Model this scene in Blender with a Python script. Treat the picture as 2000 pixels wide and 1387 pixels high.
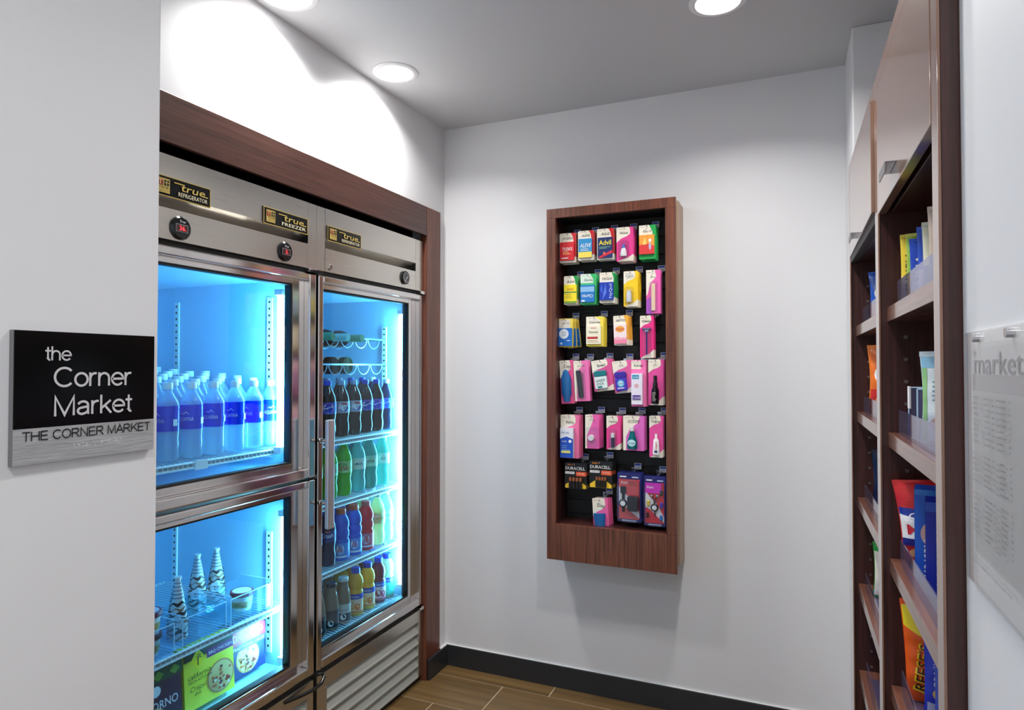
import bpy, math, random
from mathutils import Vector, Matrix
random.seed(7)
for o in list(bpy.data.objects): bpy.data.objects.remove(o)
SC = bpy.context.scene
COL = SC.collection
PI = math.pi

# ------------------------------------------------------------------ camera
FPX, CX, CY = 1265.0, 1000.0, 693.5
YAW, PIT, EYE = math.atan(541/1265), math.radians(1.05), 1.464
FW = Vector((-math.sin(YAW)*math.cos(PIT), math.cos(YAW)*math.cos(PIT), math.sin(PIT)))
RT = Vector((math.cos(YAW), math.sin(YAW), 0))
UP = RT.cross(FW)
CAMP = Vector((0, 0, EYE))
cd = bpy.data.cameras.new('camera'); cam = bpy.data.objects.new('camera', cd); COL.objects.link(cam)
cd.sensor_width = 36; cd.lens = FPX/2000*36; cd.clip_start = .02
m3 = Matrix((RT, UP, -FW)).transposed()
cam.matrix_world = Matrix.Translation(CAMP) @ m3.to_4x4()
SC.camera = cam

def at(u, v, ax, val):
    """measure: the point on the plane ax = val that the photograph shows at pixel u, v"""
    d = FW + RT*((u-CX)/FPX) - UP*((v-CY)/FPX)
    i = 'xyz'.index(ax)
    return CAMP + d*((val-CAMP[i])/d[i])

# ------------------------------------------------------------------ world, exposure
w = bpy.data.worlds.new('world'); SC.world = w; w.use_nodes = True
w.node_tree.nodes['Background'].inputs[0].default_value = (.96, .97, 1, 1)
w.node_tree.nodes['Background'].inputs[1].default_value = .50
vs = SC.view_settings
vs.view_transform = 'Standard'; vs.look = 'None'; vs.gamma = 1; vs.use_curve_mapping = False
vs.exposure = 0.50
DOWN_W = 5.6          # watts of each ceiling light
TUBE_S = 82.0          # strength of the cooler tubes
SC.cycles.max_bounces = 8; SC.cycles.transparent_max_bounces = 16
SC.cycles.diffuse_bounces = 4; SC.cycles.glossy_bounces = 4
SC.cycles.use_denoising = True; SC.cycles.adaptive_threshold = .02
SC.cycles.sample_clamp_indirect = 6

# ------------------------------------------------------------------ materials
def lin(c):
    return tuple(((x/255+.055)/1.055)**2.4 if x > 10.3 else x/255/12.92 for x in c[:3]) + (1,)
MATS = {}
def mat(name, rgb, rough=.5, metal=0, spec=.5, coat=0, emit=0, bump=0, bscale=200, trans=0, sheen=0):
    if name in MATS: return MATS[name]
    m = bpy.data.materials.new(name); m.use_nodes = True
    nt = m.node_tree; b = nt.nodes['Principled BSDF']
    b.inputs['Base Color'].default_value = lin(rgb)
    b.inputs['Roughness'].default_value = rough; b.inputs['Metallic'].default_value = metal
    b.inputs['Specular IOR Level'].default_value = spec; b.inputs['Coat Weight'].default_value = coat
    if emit:
        b.inputs['Emission Color'].default_value = lin(rgb); b.inputs['Emission Strength'].default_value = emit
    if bump:
        n = nt.nodes.new('ShaderNodeTexNoise'); n.inputs['Scale'].default_value = bscale; n.inputs['Detail'].default_value = 3
        t = nt.nodes.new('ShaderNodeTexCoord'); nt.links.new(t.outputs['Object'], n.inputs['Vector'])
        bp = nt.nodes.new('ShaderNodeBump'); bp.inputs['Strength'].default_value = bump; bp.inputs['Distance'].default_value = .002
        nt.links.new(n.outputs['Fac'], bp.inputs['Height']); nt.links.new(bp.outputs['Normal'], b.inputs['Normal'])
    if trans:
        tr = nt.nodes.new('ShaderNodeBsdfTranslucent'); tr.inputs[0].default_value = lin(rgb)
        mx = nt.nodes.new('ShaderNodeMixShader'); mx.inputs[0].default_value = trans
        nt.links.new(b.outputs[0], mx.inputs[1]); nt.links.new(tr.outputs[0], mx.inputs[2])
        nt.links.new(mx.outputs[0], nt.nodes['Material Output'].inputs[0])
    MATS[name] = m
    return m
def ink(rgb):
    return mat('print_%02x%02x%02x' % tuple(int(x) for x in rgb), rgb, .42)
def wood(name, c0, c1, axis, rough=.33, per_obj=False, sc=1.0, coat=0):
    """fine straight-grained veneer; axis = direction of the grain"""
    if name in MATS: return MATS[name]
    m = bpy.data.materials.new(name); m.use_nodes = True; nt = m.node_tree; b = nt.nodes['Principled BSDF']
    t = nt.nodes.new('ShaderNodeTexCoord'); mp = nt.nodes.new('ShaderNodeMapping')
    s = [90*sc, 90*sc, 90*sc]; s['xyz'.index(axis)] = 2.2*sc
    mp.inputs['Scale'].default_value = s
    nt.links.new(t.outputs['Object'], mp.inputs['Vector'])
    n = nt.nodes.new('ShaderNodeTexNoise'); n.inputs['Scale'].default_value = 1.6; n.inputs['Detail'].default_value = 6; n.inputs['Roughness'].default_value = .7
    if per_obj:
        oi = nt.nodes.new('ShaderNodeObjectInfo'); ad = nt.nodes.new('ShaderNodeVectorMath'); ad.operation = 'MULTIPLY_ADD'
        cb = nt.nodes.new('ShaderNodeCombineXYZ')
        for k in range(3): nt.links.new(oi.outputs['Random'], cb.inputs[k])
        nt.links.new(cb.outputs[0], ad.inputs[0]); ad.inputs[1].default_value = (40, 70, 30)
        nt.links.new(mp.outputs[0], ad.inputs[2]); nt.links.new(ad.outputs[0], n.inputs['Vector'])
    else:
        nt.links.new(mp.outputs[0], n.inputs['Vector'])
    r = nt.nodes.new('ShaderNodeValToRGB')
    r.color_ramp.elements[0].position = .3; r.color_ramp.elements[0].color = lin(c0)
    r.color_ramp.elements[1].position = .72; r.color_ramp.elements[1].color = lin(c1)
    nt.links.new(n.outputs['Fac'], r.inputs[0]); nt.links.new(r.outputs[0], b.inputs['Base Color'])
    b.inputs['Roughness'].default_value = rough; b.inputs['Coat Weight'].default_value = coat; b.inputs['Coat Roughness'].default_value = .09
    bp = nt.nodes.new('ShaderNodeBump'); bp.inputs['Strength'].default_value = .12; bp.inputs['Distance'].default_value = .001
    nt.links.new(n.outputs['Fac'], bp.inputs['Height']); nt.links.new(bp.outputs[0], b.inputs['Normal'])
    MATS[name] = m
    return m
def steel(name, rgb, rough, axis='y', amt=.12):
    if name in MATS: return MATS[name]
    m = mat(name, rgb, rough, 1.0); nt = m.node_tree; b = nt.nodes['Principled BSDF']
    t = nt.nodes.new('ShaderNodeTexCoord'); mp = nt.nodes.new('ShaderNodeMapping')
    s = [700, 700, 700]; s['xyz'.index(axis)] = 6
    mp.inputs['Scale'].default_value = s; nt.links.new(t.outputs['Object'], mp.inputs[0])
    n = nt.nodes.new('ShaderNodeTexNoise'); n.inputs['Scale'].default_value = 1; nt.links.new(mp.outputs[0], n.inputs['Vector'])
    mr = nt.nodes.new('ShaderNodeMapRange'); mr.inputs['To Min'].default_value = rough-amt/2; mr.inputs['To Max'].default_value = rough+amt/2
    nt.links.new(n.outputs['Fac'], mr.inputs[0]); nt.links.new(mr.outputs[0], b.inputs['Roughness'])
    return m
def clear(name, rgb, opac, rough=.05, body=None):
    """thin clear sheet: lets light straight through, mirrors by Fresnel; opac = share of plain plastic body"""
    if name in MATS: return MATS[name]
    m = bpy.data.materials.new(name); m.use_nodes = True; nt = m.node_tree; nt.nodes.remove(nt.nodes['Principled BSDF'])
    tr = nt.nodes.new('ShaderNodeBsdfTransparent'); tr.inputs[0].default_value = lin(rgb)
    gl = nt.nodes.new('ShaderNodeBsdfGlossy'); gl.inputs['Roughness'].default_value = rough
    lw = nt.nodes.new('ShaderNodeLayerWeight')                      # Schlick reflectance, the same from both sides of the sheet
    pw = nt.nodes.new('ShaderNodeMath'); pw.operation = 'POWER'; pw.inputs[1].default_value = 5; nt.links.new(lw.outputs['Facing'], pw.inputs[0])
    fr = nt.nodes.new('ShaderNodeMath'); fr.operation = 'MULTIPLY_ADD'; fr.inputs[1].default_value = .95; fr.inputs[2].default_value = .04; nt.links.new(pw.outputs[0], fr.inputs[0])
    mx = nt.nodes.new('ShaderNodeMixShader'); nt.links.new(fr.outputs[0], mx.inputs[0])
    if opac:
        df = nt.nodes.new('ShaderNodeBsdfDiffuse'); df.inputs[0].default_value = lin(body or rgb)
        tl = nt.nodes.new('ShaderNodeBsdfTranslucent'); tl.inputs[0].default_value = lin(body or rgb)
        md = nt.nodes.new('ShaderNodeMixShader'); md.inputs[0].default_value = .45
        nt.links.new(df.outputs[0], md.inputs[1]); nt.links.new(tl.outputs[0], md.inputs[2])
        m2 = nt.nodes.new('ShaderNodeMixShader'); m2.inputs[0].default_value = opac
        nt.links.new(tr.outputs[0], m2.inputs[1]); nt.links.new(md.outputs[0], m2.inputs[2])
        nt.links.new(m2.outputs[0], mx.inputs[1])
    else:
        nt.links.new(tr.outputs[0], mx.inputs[1])
    nt.links.new(gl.outputs[0], mx.inputs[2])
    nt.links.new(mx.outputs[0], nt.nodes['Material Output'].inputs[0])
    MATS[name] = m
    return m
def paint(name, rgb, rough=.6, bump=.06, sc=350):
    return mat(name, rgb, rough, bump=bump, bscale=sc)

WALL = paint('wall_paint', (226, 226, 228), .55)
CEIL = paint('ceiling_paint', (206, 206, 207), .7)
BASE = mat('baseboard_vinyl', (44, 46, 50), .35)
CAULK = mat('caulk', (225, 225, 225), .5)
GROUT = paint('grout', (206, 190, 164), .8, .2, 600)
TILE = wood('wood_look_tile', (80, 60, 36), (132, 104, 64), 'x', .38, True, .16)
WV = wood('walnut_vertical', (60, 29, 21), (136, 80, 58), 'z')
WH = wood('walnut_horizontal', (46, 26, 22), (94, 59, 49), 'y')
WD = wood('walnut_dark', (44, 22, 22), (80, 44, 40), 'z', .36)
WS = wood('walnut_shelf', (92, 54, 42), (140, 92, 72), 'y', .36, coat=.8)
BLACK = mat('black', (8, 8, 9), .55)
BLK_GLOSS = mat('black_gloss', (10, 10, 11), .16)
STEEL = steel('brushed_steel', (206, 202, 194), .30, 'y')
CHROME = steel('polished_steel', (214, 210, 208), .13, 'z', .05)
SLATM = mat('louver_enamel', (182, 184, 176), .45, .25)
LINER = mat('cooler_liner', (176, 220, 244), .4)  # white liner tinted blue: the tubes' colour cast is put into the base colour
WIREW = mat('white_wire', (232, 238, 240), .35)
GLASS = clear('cooler_glass', (226, 244, 252), 0, .0)
ACRYL = clear('acrylic', (226, 226, 246), .10, .03, (205, 205, 245))
BLIST = clear('blister_plastic', (250, 250, 251), 0, .05)
GOLD = mat('gold_print', (214, 186, 100), .35, .3)
WHITE = mat('white_plastic', (238, 238, 238), .4)
TUBE = mat('lamp_tube', (134, 224, 255), .5, emit=TUBE_S)

# ------------------------------------------------------------------ mesh helpers
class MB:
    def __init__(s): s.v = []; s.f = []; s.m = []; s.mats = []
    def mi(s, m):
        if m not in s.mats: s.mats.append(m)
        return s.mats.index(m)
    def add(s, vs, fs, m):
        k = len(s.v); i = s.mi(m)
        s.v += [tuple(p) for p in vs]
        for f in fs: s.f.append([k+j for j in f]); s.m.append(i)
        return s
    def box(s, x0, y0, z0, x1, y1, z1, m):
        x0, x1 = min(x0, x1), max(x0, x1); y0, y1 = min(y0, y1), max(y0, y1); z0, z1 = min(z0, z1), max(z0, z1)
        return s.add([(x0,y0,z0),(x1,y0,z0),(x1,y1,z0),(x0,y1,z0),(x0,y0,z1),(x1,y0,z1),(x1,y1,z1),(x0,y1,z1)],
              [(0,3,2,1),(4,5,6,7),(0,1,5,4),(1,2,6,5),(2,3,7,6),(3,0,4,7)], m)
    def lathe(s, prof, m, n=20, c=(0,0,0), axis='z'):
        vs = []; fs = []
        for r, z in prof:
            for k in range(n):
                a = 2*PI*k/n
                p = (r*math.cos(a), r*math.sin(a), z)
                if axis == 'x': p = (z, r*math.cos(a), r*math.sin(a))
                if axis == 'y': p = (r*math.sin(a), z, r*math.cos(a))
                vs.append((p[0]+c[0], p[1]+c[1], p[2]+c[2]))
        for i in range(len(prof)-1):
            for k in range(n):
                a, b = i*n+k, i*n+(k+1) % n
                fs.append((a, b, b+n, a+n))
        if prof[0][0] > 1e-6: fs.append(tuple(reversed(range(n))))
        if prof[-1][0] > 1e-6: fs.append(tuple(range((len(prof)-1)*n, len(prof)*n)))
        return s.add(vs, fs, m)
    def tube(s, pts, r, m, n=8, closed=False):
        pts = [Vector(p) for p in pts]; vs = []; fs = []; L = len(pts)
        for i, p in enumerate(pts):
            a = pts[i-1] if (i or closed) else p; b = pts[(i+1) % L] if (i < L-1 or closed) else p
            d = (b-a).normalized(); u = d.orthogonal().normalized()
            if abs(d.z) < .99: u = d.cross(Vector((0,0,1))).normalized()
            else: u = d.cross(Vector((0,1,0))).normalized()
            q = d.cross(u)
            for k in range(n):
                t = 2*PI*k/n; vs.append(p+u*r*math.cos(t)+q*r*math.sin(t))
        for i in range(L if closed else L-1):
            j = (i+1) % L
            for k in range(n): fs.append((i*n+k, i*n+(k+1) % n, j*n+(k+1) % n, j*n+k))
        if not closed: fs += [tuple(reversed(range(n))), tuple(range((L-1)*n, L*n))]
        return s.add(vs, fs, m)
    def prism(s, pts, a, b, fn, m):
        """outline pts (u,v) swept from depth a to b; fn(u,v,d) gives the point"""
        n = len(pts)
        vs = [fn(u, v, a) for u, v in pts] + [fn(u, v, b) for u, v in pts]
        fs = [tuple(reversed(range(n))), tuple(range(n, 2*n))] + [(k, (k+1) % n, n+(k+1) % n, n+k) for k in range(n)]
        return s.add(vs, fs, m)
    def build(s, name, parent=None, bev=0, smooth=False, world=True):
        me = bpy.data.meshes.new(name); me.from_pydata(s.v, [], s.f)
        for m in s.mats: me.materials.append(m)
        me.polygons.foreach_set('material_index', s.m)
        if smooth: me.polygons.foreach_set('use_smooth', [True]*len(s.f))
        me.update()
        o = bpy.data.objects.new(name, me); COL.objects.link(o)
        if parent:
            o.parent = parent
            if world: o.matrix_parent_inverse = Matrix.Translation(wloc(parent)).inverted()
        if bev:
            b = o.modifiers.new('bevel', 'BEVEL'); b.width = bev; b.segments = 2; b.limit_method = 'ANGLE'
        if smooth:
            if bev == 0:
                e = o.modifiers.new('edges', 'EDGE_SPLIT'); e.split_angle = math.radians(38)
        return o
def wloc(o):
    p = Vector((0,0,0))
    while o: p += o.location if o.matrix_parent_inverse == Matrix() or not o.parent else Vector((0,0,0)); o = o.parent
    return p
def tag(o, label=None, cat=None, group=None, kind=None):
    if label: o['label'] = label
    if cat: o['category'] = cat
    if group: o['group'] = group
    if kind: o['kind'] = kind
    return o
def empty(name, loc, label, cat, group=None, rz=0):
    o = bpy.data.objects.new(name, None); COL.objects.link(o); o.location = loc; o.rotation_euler.z = rz; o.empty_display_size = .05
    return tag(o, label, cat, group)
def struct(mb, name, bev=0):
    return tag(mb.build(name, None, bev), kind='structure')
def copy_tree(o, parent=None):
    c = o.copy(); COL.objects.link(c); c.parent = parent
    for ch in o.children: copy_tree(ch, c)
    return c
def rrect(x0, y0, x1, y1, r, n=4):
    out = []
    for cx, cy, a in ((x1-r, y1-r, 0), (x0+r, y1-r, 90), (x0+r, y0+r, 180), (x1-r, y0+r, 270)):
        for k in range(n+1):
            t = math.radians(a+90*k/n); out.append((cx+r*math.cos(t), cy+r*math.sin(t)))
    return out

# ------------------------------------------------------------------ flat print: shapes and lettering laid on a surface
_TX = {}
def glyphs(body, bold):
    k = (body, bold)
    if k not in _TX:
        c = bpy.data.curves.new('t', 'FONT'); c.body = body; c.size = 1; c.resolution_u = 2; c.offset = bold*.3
        o = bpy.data.objects.new('t', c); me = bpy.data.meshes.new_from_object(o)
        v = [(p.co.x, p.co.y) for p in me.vertices]; f = [tuple(p.vertices) for p in me.polygons]
        bpy.data.objects.remove(o); bpy.data.meshes.remove(me); bpy.data.curves.remove(c)
        xs = [p[0] for p in v] or [0, 1]; ys = [p[1] for p in v] or [0, 1]
        _TX[k] = (v, f, min(xs), max(xs), min(ys), max(ys))
    return _TX[k]
class Art:
    def __init__(s): s.it = []
    def poly(s, pts, col): s.it.append((list(pts), [tuple(range(len(pts)))], col)); return s
    def rect(s, x0, y0, x1, y1, col, n=1):
        vs = []; fs = []
        for k in range(n+1):
            x = x0+(x1-x0)*k/n; vs += [(x, y0), (x, y1)]
        for k in range(n): fs.append((2*k, 2*k+2, 2*k+3, 2*k+1))
        s.it.append((vs, fs, col)); return s
    def ell(s, cx, cy, rx, ry, col, n=20, a0=0, a1=360):
        return s.poly([(cx+rx*math.cos(math.radians(a0+(a1-a0)*k/n)), cy+ry*math.sin(math.radians(a0+(a1-a0)*k/n))) for k in range(n+(a1-a0 < 360))], col)
    def text(s, body, x, y, h, col, w=None, al='c', rot=0, bold=0, shear=0, wmax=None):
        """cap height h, centred on (x,y); w = forced width"""
        v, f, xa, xb, ya, yb = glyphs(body, bold)
        sy = h/.69; sx = sy if w is None else w/(xb-xa)
        if wmax and sx*(xb-xa) > wmax: sx = wmax/(xb-xa)
        W = sx*(xb-xa); ox = {'c': -W/2, 'l': 0, 'r': -W}[al]
        c, t = math.cos(math.radians(rot)), math.sin(math.radians(rot)); out = []
        for px, py in v:
            a = (px-xa)*sx+ox; b = py*sy-h/2; a += shear*(b+h/2)
            out.append((x+a*c-b*t, y+a*t+b*c))
        s.it.append((out, f, col)); return s
    def lines(s, x0, x1, y, n, dy, th, col):
        vs = []; fs = []
        rr = random.Random(int((x0+y)*1e5))
        for k in range(n):
            b = y-k*dy; e = x0+(x1-x0)*rr.uniform(.55, 1); i = len(vs)
            vs += [(x0, b), (e, b), (e, b+th), (x0, b+th)]; fs.append((i, i+1, i+2, i+3))
        s.it.append((vs, fs, col)); return s
    def build(s, name, parent, fn, step=.00025, base=.0003):
        mb = MB()
        for k, (vs, fs, col) in enumerate(s.it):
            mb.add([fn(u, v, base+step*k) for u, v in vs], fs, col if isinstance(col, bpy.types.Material) else ink(col))
        return mb.build(name, parent, world=False)
def f_front(y=0): return lambda u, v, l: (u, y-l, v)              # faces -Y, u to +X
def f_east(x=0): return lambda u, v, l: (x+l, u, v)               # faces +X, u to +Y
def f_wrap(r): return lambda u, v, l: ((r+l)*math.cos(u/r), (r+l)*math.sin(u/r), v)
K = (16, 16, 18); WT = (246, 246, 246); RED = (206, 24, 36); NAVY = (18, 34, 110); BLU = (22, 96, 196); YEL = (250, 218, 20)
PNK = (236, 64, 150); GRN = (20, 150, 70); CRM = (246, 238, 220); ORG = (244, 110, 26); PUR = (72, 34, 160); TEAL = (10, 122, 126); GRY = (150, 150, 154)

# ================================================================== the room
LX, BY, CZ = -1.582, 2.837, 2.65       # left wall plane, back wall plane, ceiling
YN = .787                              # end of the wall that carries the room sign
struct(MB().box(-2.6, -.9, -.06, .9, BY, -.002, GROUT), 'floor')
FL = bpy.data.objects['floor']
def rowjoint(k): return -.993-.222*k
yb = BY; k = 0; tile_me = {}
while yb > -.5:
    y1 = yb; y0 = 2.735-.25*k
    j = rowjoint(k)
    while j > -1.7: j -= .9
    while j < .3:
        xa, xb = max(j, -1.62 if y0 > .75 else -1.02), min(j+.9, .24)
        if xb-xa > .03:
            cx_, cy_, hw, hd = (xa+xb)/2, (y0+y1)/2, (xb-xa)/2-.0026, (y1-y0)/2-.0026
            key = (round(hw, 3), round(hd, 3))
            if key not in tile_me:
                o = MB().box(-hw, -hd, -.002, hw, hd, 0, TILE).build('floor_tile', FL, world=False)
                tile_me[key] = o.data
            else:
                o = bpy.data.objects.new('floor_tile', tile_me[key]); COL.objects.link(o); o.parent = FL
            o.location = (cx_, cy_, 0)
        j += .9
    yb = y0; k += 1
struct(MB().box(-2.6, -.9, CZ, .9, BY+.1, CZ+.08, CEIL), 'ceiling')
struct(MB().box(-2.6, BY, -.06, .9, BY+.1, CZ, WALL), 'wall_back')
struct(MB().box(LX-.1, YN, 2.21, LX, BY, CZ, WALL).box(LX-.1, 2.70, 0, LX, BY, 2.21, WALL).box(LX-.1, YN, 0, LX, 1.10, 2.21, WALL), 'wall_left')
struct(MB().box(-2.6, -.5, 0, -1.0, YN, CZ, WALL), 'wall_front', .004)
struct(MB().box(.21, 2.527, 0, .9, BY, CZ, WALL), 'wall_corner', .004)
struct(MB().box(.2215, -.5, 0, .9, 1.066, CZ, WALL).box(.72, 1.066, 0, .9, 2.527, CZ, WALL), 'wall_right')
struct(MB().box(-2.52, 1.08, 0, -2.44, 2.72, 2.3, BLACK).box(-2.44, 1.08, 2.27, LX-.1, 2.72, 2.3, BLACK).box(-2.44, 1.06, 0, LX-.1, 1.09, 2.3, BLACK).box(-2.44, 2.70, 0, LX-.1, 2.73, 2.3, BLACK), 'wall_niche')
struct(MB().box(LX, BY-.012, 0, .21, BY, .098, BASE).box(LX, BY-.008, .098, .21, BY, .101, CAULK), 'baseboard_back', .001)
struct(MB().box(-1.562, 2.65, 0, -1.552, BY-.012, .098, BASE).box(-1.582, 2.77, .098, -1.556, BY-.012, .101, CAULK).box(-1.582, 2.775, 0, -1.562, BY-.012, .098, BASE), 'baseboard_left', .001)
struct(MB().box(LX, 1.09, 2.083, -1.566, 2.640, 2.22, WH), 'trim_1', .0015)
struct(MB().box(LX-.02, 2.642, 0, -1.566, 2.771, 2.22, WV), 'trim_2', .0015)
struct(MB().box(LX-.02, 1.0, 0, -1.566, 1.10, 2.083, WV), 'trim_3', .0015)

# ---- ceiling lights
LENS = mat('light_lens', (255, 253, 250), .5, emit=9)
def downlight(x, y, label):
    r = empty('recessed_ceiling_light', (x, y, CZ), label, 'ceiling light', 'recessed ceiling lights')
    MB().lathe([(.068, -.002), (.072, -.006), (.084, -.007), (.091, -.003), (.092, 0)], WHITE, 40).build('trim_ring', r, smooth=True, world=False)
    MB().lathe([(0, -.0035), (.07, -.0035), (.07, -.001)], LENS, 40).build('lens', r, world=False)
    l = bpy.data.lights.new('ceiling_lamp', 'AREA'); l.shape = 'DISK'; l.size = .13; l.energy = DOWN_W; l.spread = math.radians(140); l.color = (1, .985, .96)
    o = bpy.data.objects.new('ceiling_lamp', l); COL.objects.link(o); o.parent = r; o.location = (0, 0, -.009)
downlight(-1.45, 2.195, 'round ceiling light nearest the corner above the cooler')
downlight(-1.46, 1.60, 'round ceiling light at the top edge close to the left wall')
downlight(-.204, 2.174, 'round ceiling light in front of the medicine display, right of the others')
downlight(-.204, 1.45, 'added round ceiling light, out of view above the middle of the floor')  # unseen lamp, added for the light it gives the room
downlight(-.06, -.1, 'added round ceiling light, out of view in the entrance passage')  # unseen lamp, added as fill light for the passage walls

# ================================================================== the cooler
FX = LX-.003
Fr = empty('glass_door_refrigerator', (LX, 1.89, 0), 'stainless steel refrigerator and freezer with three lit glass doors', 'refrigerator')
def fp(mb, name, parent=Fr, bev=0, smooth=False):       # part of the cooler, drawn in room coordinates
    o = mb.build(name, None, bev, smooth); o.parent = parent
    o.matrix_parent_inverse = Matrix.Translation(Fr.location).inverted() if parent == Fr else Matrix()
    return o
IB = -2.38                                               # inner back
# shell, compartments
fp(MB().box(IB-.04, 1.135, .05, IB-.02, 2.64, 2.05, STEEL).box(IB-.04, 1.135, 2.03, FX-.02, 2.64, 2.05, STEEL)
   .box(IB-.04, 1.125, .05, FX-.03, 1.135, 2.05, STEEL).box(IB-.04, 2.633, .05, FX-.03, 2.64, 2.05, STEEL).box(IB-.04, 1.135, .04, FX-.06, 2.64, .06, STEEL), 'outer_shell')
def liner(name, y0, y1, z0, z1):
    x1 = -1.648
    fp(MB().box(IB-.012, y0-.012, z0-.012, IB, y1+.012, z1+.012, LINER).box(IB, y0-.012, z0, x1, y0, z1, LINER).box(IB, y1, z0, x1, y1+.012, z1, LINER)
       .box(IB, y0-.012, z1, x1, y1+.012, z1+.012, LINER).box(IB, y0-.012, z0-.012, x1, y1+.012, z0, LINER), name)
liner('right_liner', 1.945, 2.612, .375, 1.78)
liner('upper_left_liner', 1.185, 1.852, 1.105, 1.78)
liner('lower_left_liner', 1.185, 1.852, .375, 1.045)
# face frame behind the doors
fp(MB().box(-1.66, 1.864, .34, -1.648, 1.933, 1.81, STEEL).box(-1.66, 1.14, 1.057, -1.648, 1.864, 1.093, STEEL).box(-1.66, 1.14, 1.792, -1.648, 2.635, 1.82, STEEL)
   .box(-1.66, 1.14, .335, -1.648, 2.635, .363, STEEL).box(-1.66, 2.624, .36, -1.648, 2.635, 1.8, STEEL).box(-1.66, 1.14, .36, -1.648, 1.173, 1.8, STEEL), 'face_frame')
fp(MB().box(-1.645, 1.14, .336, -1.60, 2.64, .352, BLACK), 'gap_strip'); fp(MB().box(-1.645, 1.14, 1.803, -1.60, 2.64, 1.818, BLACK), 'gap_strip')
# upper fascia: flat, slanted hand slot, flat
def fascia(y0, y1, ye):
    z3, z2, z1, z0 = 2.055, 1.944, 1.906, 1.819
    mb = MB(); xf = FX; xi = FX-.045
    mb.box(xi, y0, z2, xf, y1, z3, STEEL)
    mb.add([(xf, y0, z2), (xf, y1, z2), (xi, y1, z1+.004), (xi, y0, z1+.004)], [(0, 1, 2, 3)], STEEL)
    mb.box(xi, y0, z0, xf, y1, z1, STEEL)
    mb.add([(xf, y1, z2), (xf, y1, z1), (xi, y1, z1)], [(0, 1, 2)], BLACK)
    mb.box(xi-.01, y0, z0, xi, y1, z3, BLACK)
    return fp(mb, 'fascia_panel')
fascia(1.14, 1.842, 0); fascia(1.937, 2.572, 0)
fp(MB().box(FX-.04, 1.8435, 1.819, FX, 1.889, 2.055, STEEL), 'fascia_post', bev=.001)
fp(MB().box(FX-.04, 1.8905, 1.819, FX, 1.9355, 2.055, STEEL), 'fascia_post', bev=.001)
fp(MB().box(FX-.04, 2.5735, 1.819, FX, 2.638, 2.055, STEEL), 'fascia_post', bev=.001)
# badges
def badge(y0, y1, z0, z1, word):
    b = fp(MB().box(FX, y0, z0, FX+.004, y1, z1, BLK_GLOSS), 'badge'); b['label'] = 'black name plate with gold lettering'
    W, H = y1-y0, z1-z0; a = Art(); g = GOLD
    for r in ((0, 0, W, .0022), (0, H-.0022, W, H), (0, 0, .0022, H), (W-.0022, 0, W, H)): a.rect(*r, g)
    x0 = .012; s = H*.70; zb = H*.15
    a.rect(x0, zb, x0+s, zb+s, g)
    a.rect(x0+s*.06, zb+s*.48, x0+s*.46, zb+s*.95, (120, 24, 26)); a.text('T', x0+s*.26, zb+s*.72, s*.36, (240, 214, 130))
    for i in range(2):
        for j in range(2): a.rect(x0+s*(.54+.22*i), zb+s*(.5+.23*j), x0+s*(.70+.22*i), zb+s*(.68+.23*j), K)
    a.text('TRUE', x0+s*.5, zb+s*.33, s*.17, K, w=s*.8); a.text('MFG CO', x0+s*.5, zb+s*.11, s*.1, K, w=s*.8)
    X = x0+s+.012; tw = W-X-.012
    a.text('true', X+tw*.54, H*.63, H*.36, g, w=tw*.72, bold=.02, shear=.25)
    a.rect(X, H*.74, X+tw*.3, H*.79, g); a.rect(X+tw*.86, H*.44, X+tw, H*.49, g)
    a.text(word, X+tw*.55, H*.25, H*.2, (236, 226, 190), w=tw*.86)
    o = a.build('gold_lettering', b, lambda u, v, l: (FX+.004+l, y0+u, z0+v))
    o.matrix_parent_inverse = Matrix()
badge(1.222, 1.412, 1.936, 1.993, 'REFRIGERATOR'); badge(1.624, 1.836, 1.936, 1.993, 'FREEZER'); badge(1.945, 2.15, 1.936, 1.993, 'REFRIGERATOR')
# digital thermometers, gauge, locks
for yy, zz, num in ((1.312, 1.857, '36.'), (1.726, 1.858, ' 3.')):
    d = fp(MB().lathe([(.0335, 0), (.0335, .004), (.029, .008), (.0, .009)], BLK_GLOSS, 32, (FX, yy, zz), 'x'), 'thermometer_display', smooth=True)
    a = Art().rect(-.02, -.012, .02, .010, GRY).rect(-.0185, -.0105, .0185, .0085, (60, 10, 16))
    a.text(num, .002, -.001, .013, mat('display_red', (255, 50, 60), .5, emit=1.6), bold=.02)
    a.text('True', 0, .018, .007, (230, 230, 235), shear=.3)
    o = a.build('readout', d, lambda u, v, l: (FX+.0085+l, yy+u, zz+v))
g = fp(MB().lathe([(.03, 0), (.03, .008), (.026, .010), (.026, .007), (0, .007)], BLK_GLOSS, 32, (FX, 2.478, 1.864), 'x'), 'dial_thermometer', smooth=True)
a = Art().ell(0, 0, .0255, .0255, (70, 72, 78), 28)
for k in range(24):
    t = 2*PI*k/24; a.poly([(.019*math.cos(t-.03), .019*math.sin(t-.03)), (.024*math.cos(t-.03), .024*math.sin(t-.03)), (.024*math.cos(t+.03), .024*math.sin(t+.03)), (.019*math.cos(t+.03), .019*math.sin(t+.03))], WT)
a.poly([(-.013, -.015), (-.011, -.016), (.014, .016)], WT).ell(0, 0, .003, .003, WT, 10)
a.build('dial_face', g, lambda u, v, l: (FX+.0072+l, 2.478+u, 1.864+v))
for yy in (1.235, 1.965):
    d = fp(MB().lathe([(.011, 0), (.011, .004), (.009, .006), (0, .006)], CHROME, 20, (FX, yy, 1.838), 'x'), 'key_lock', smooth=True)
    fp(MB().box(FX+.006, yy-.001, 1.833, FX+.0065, yy+.001, 1.843, BLACK), 'keyhole', d)
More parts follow.
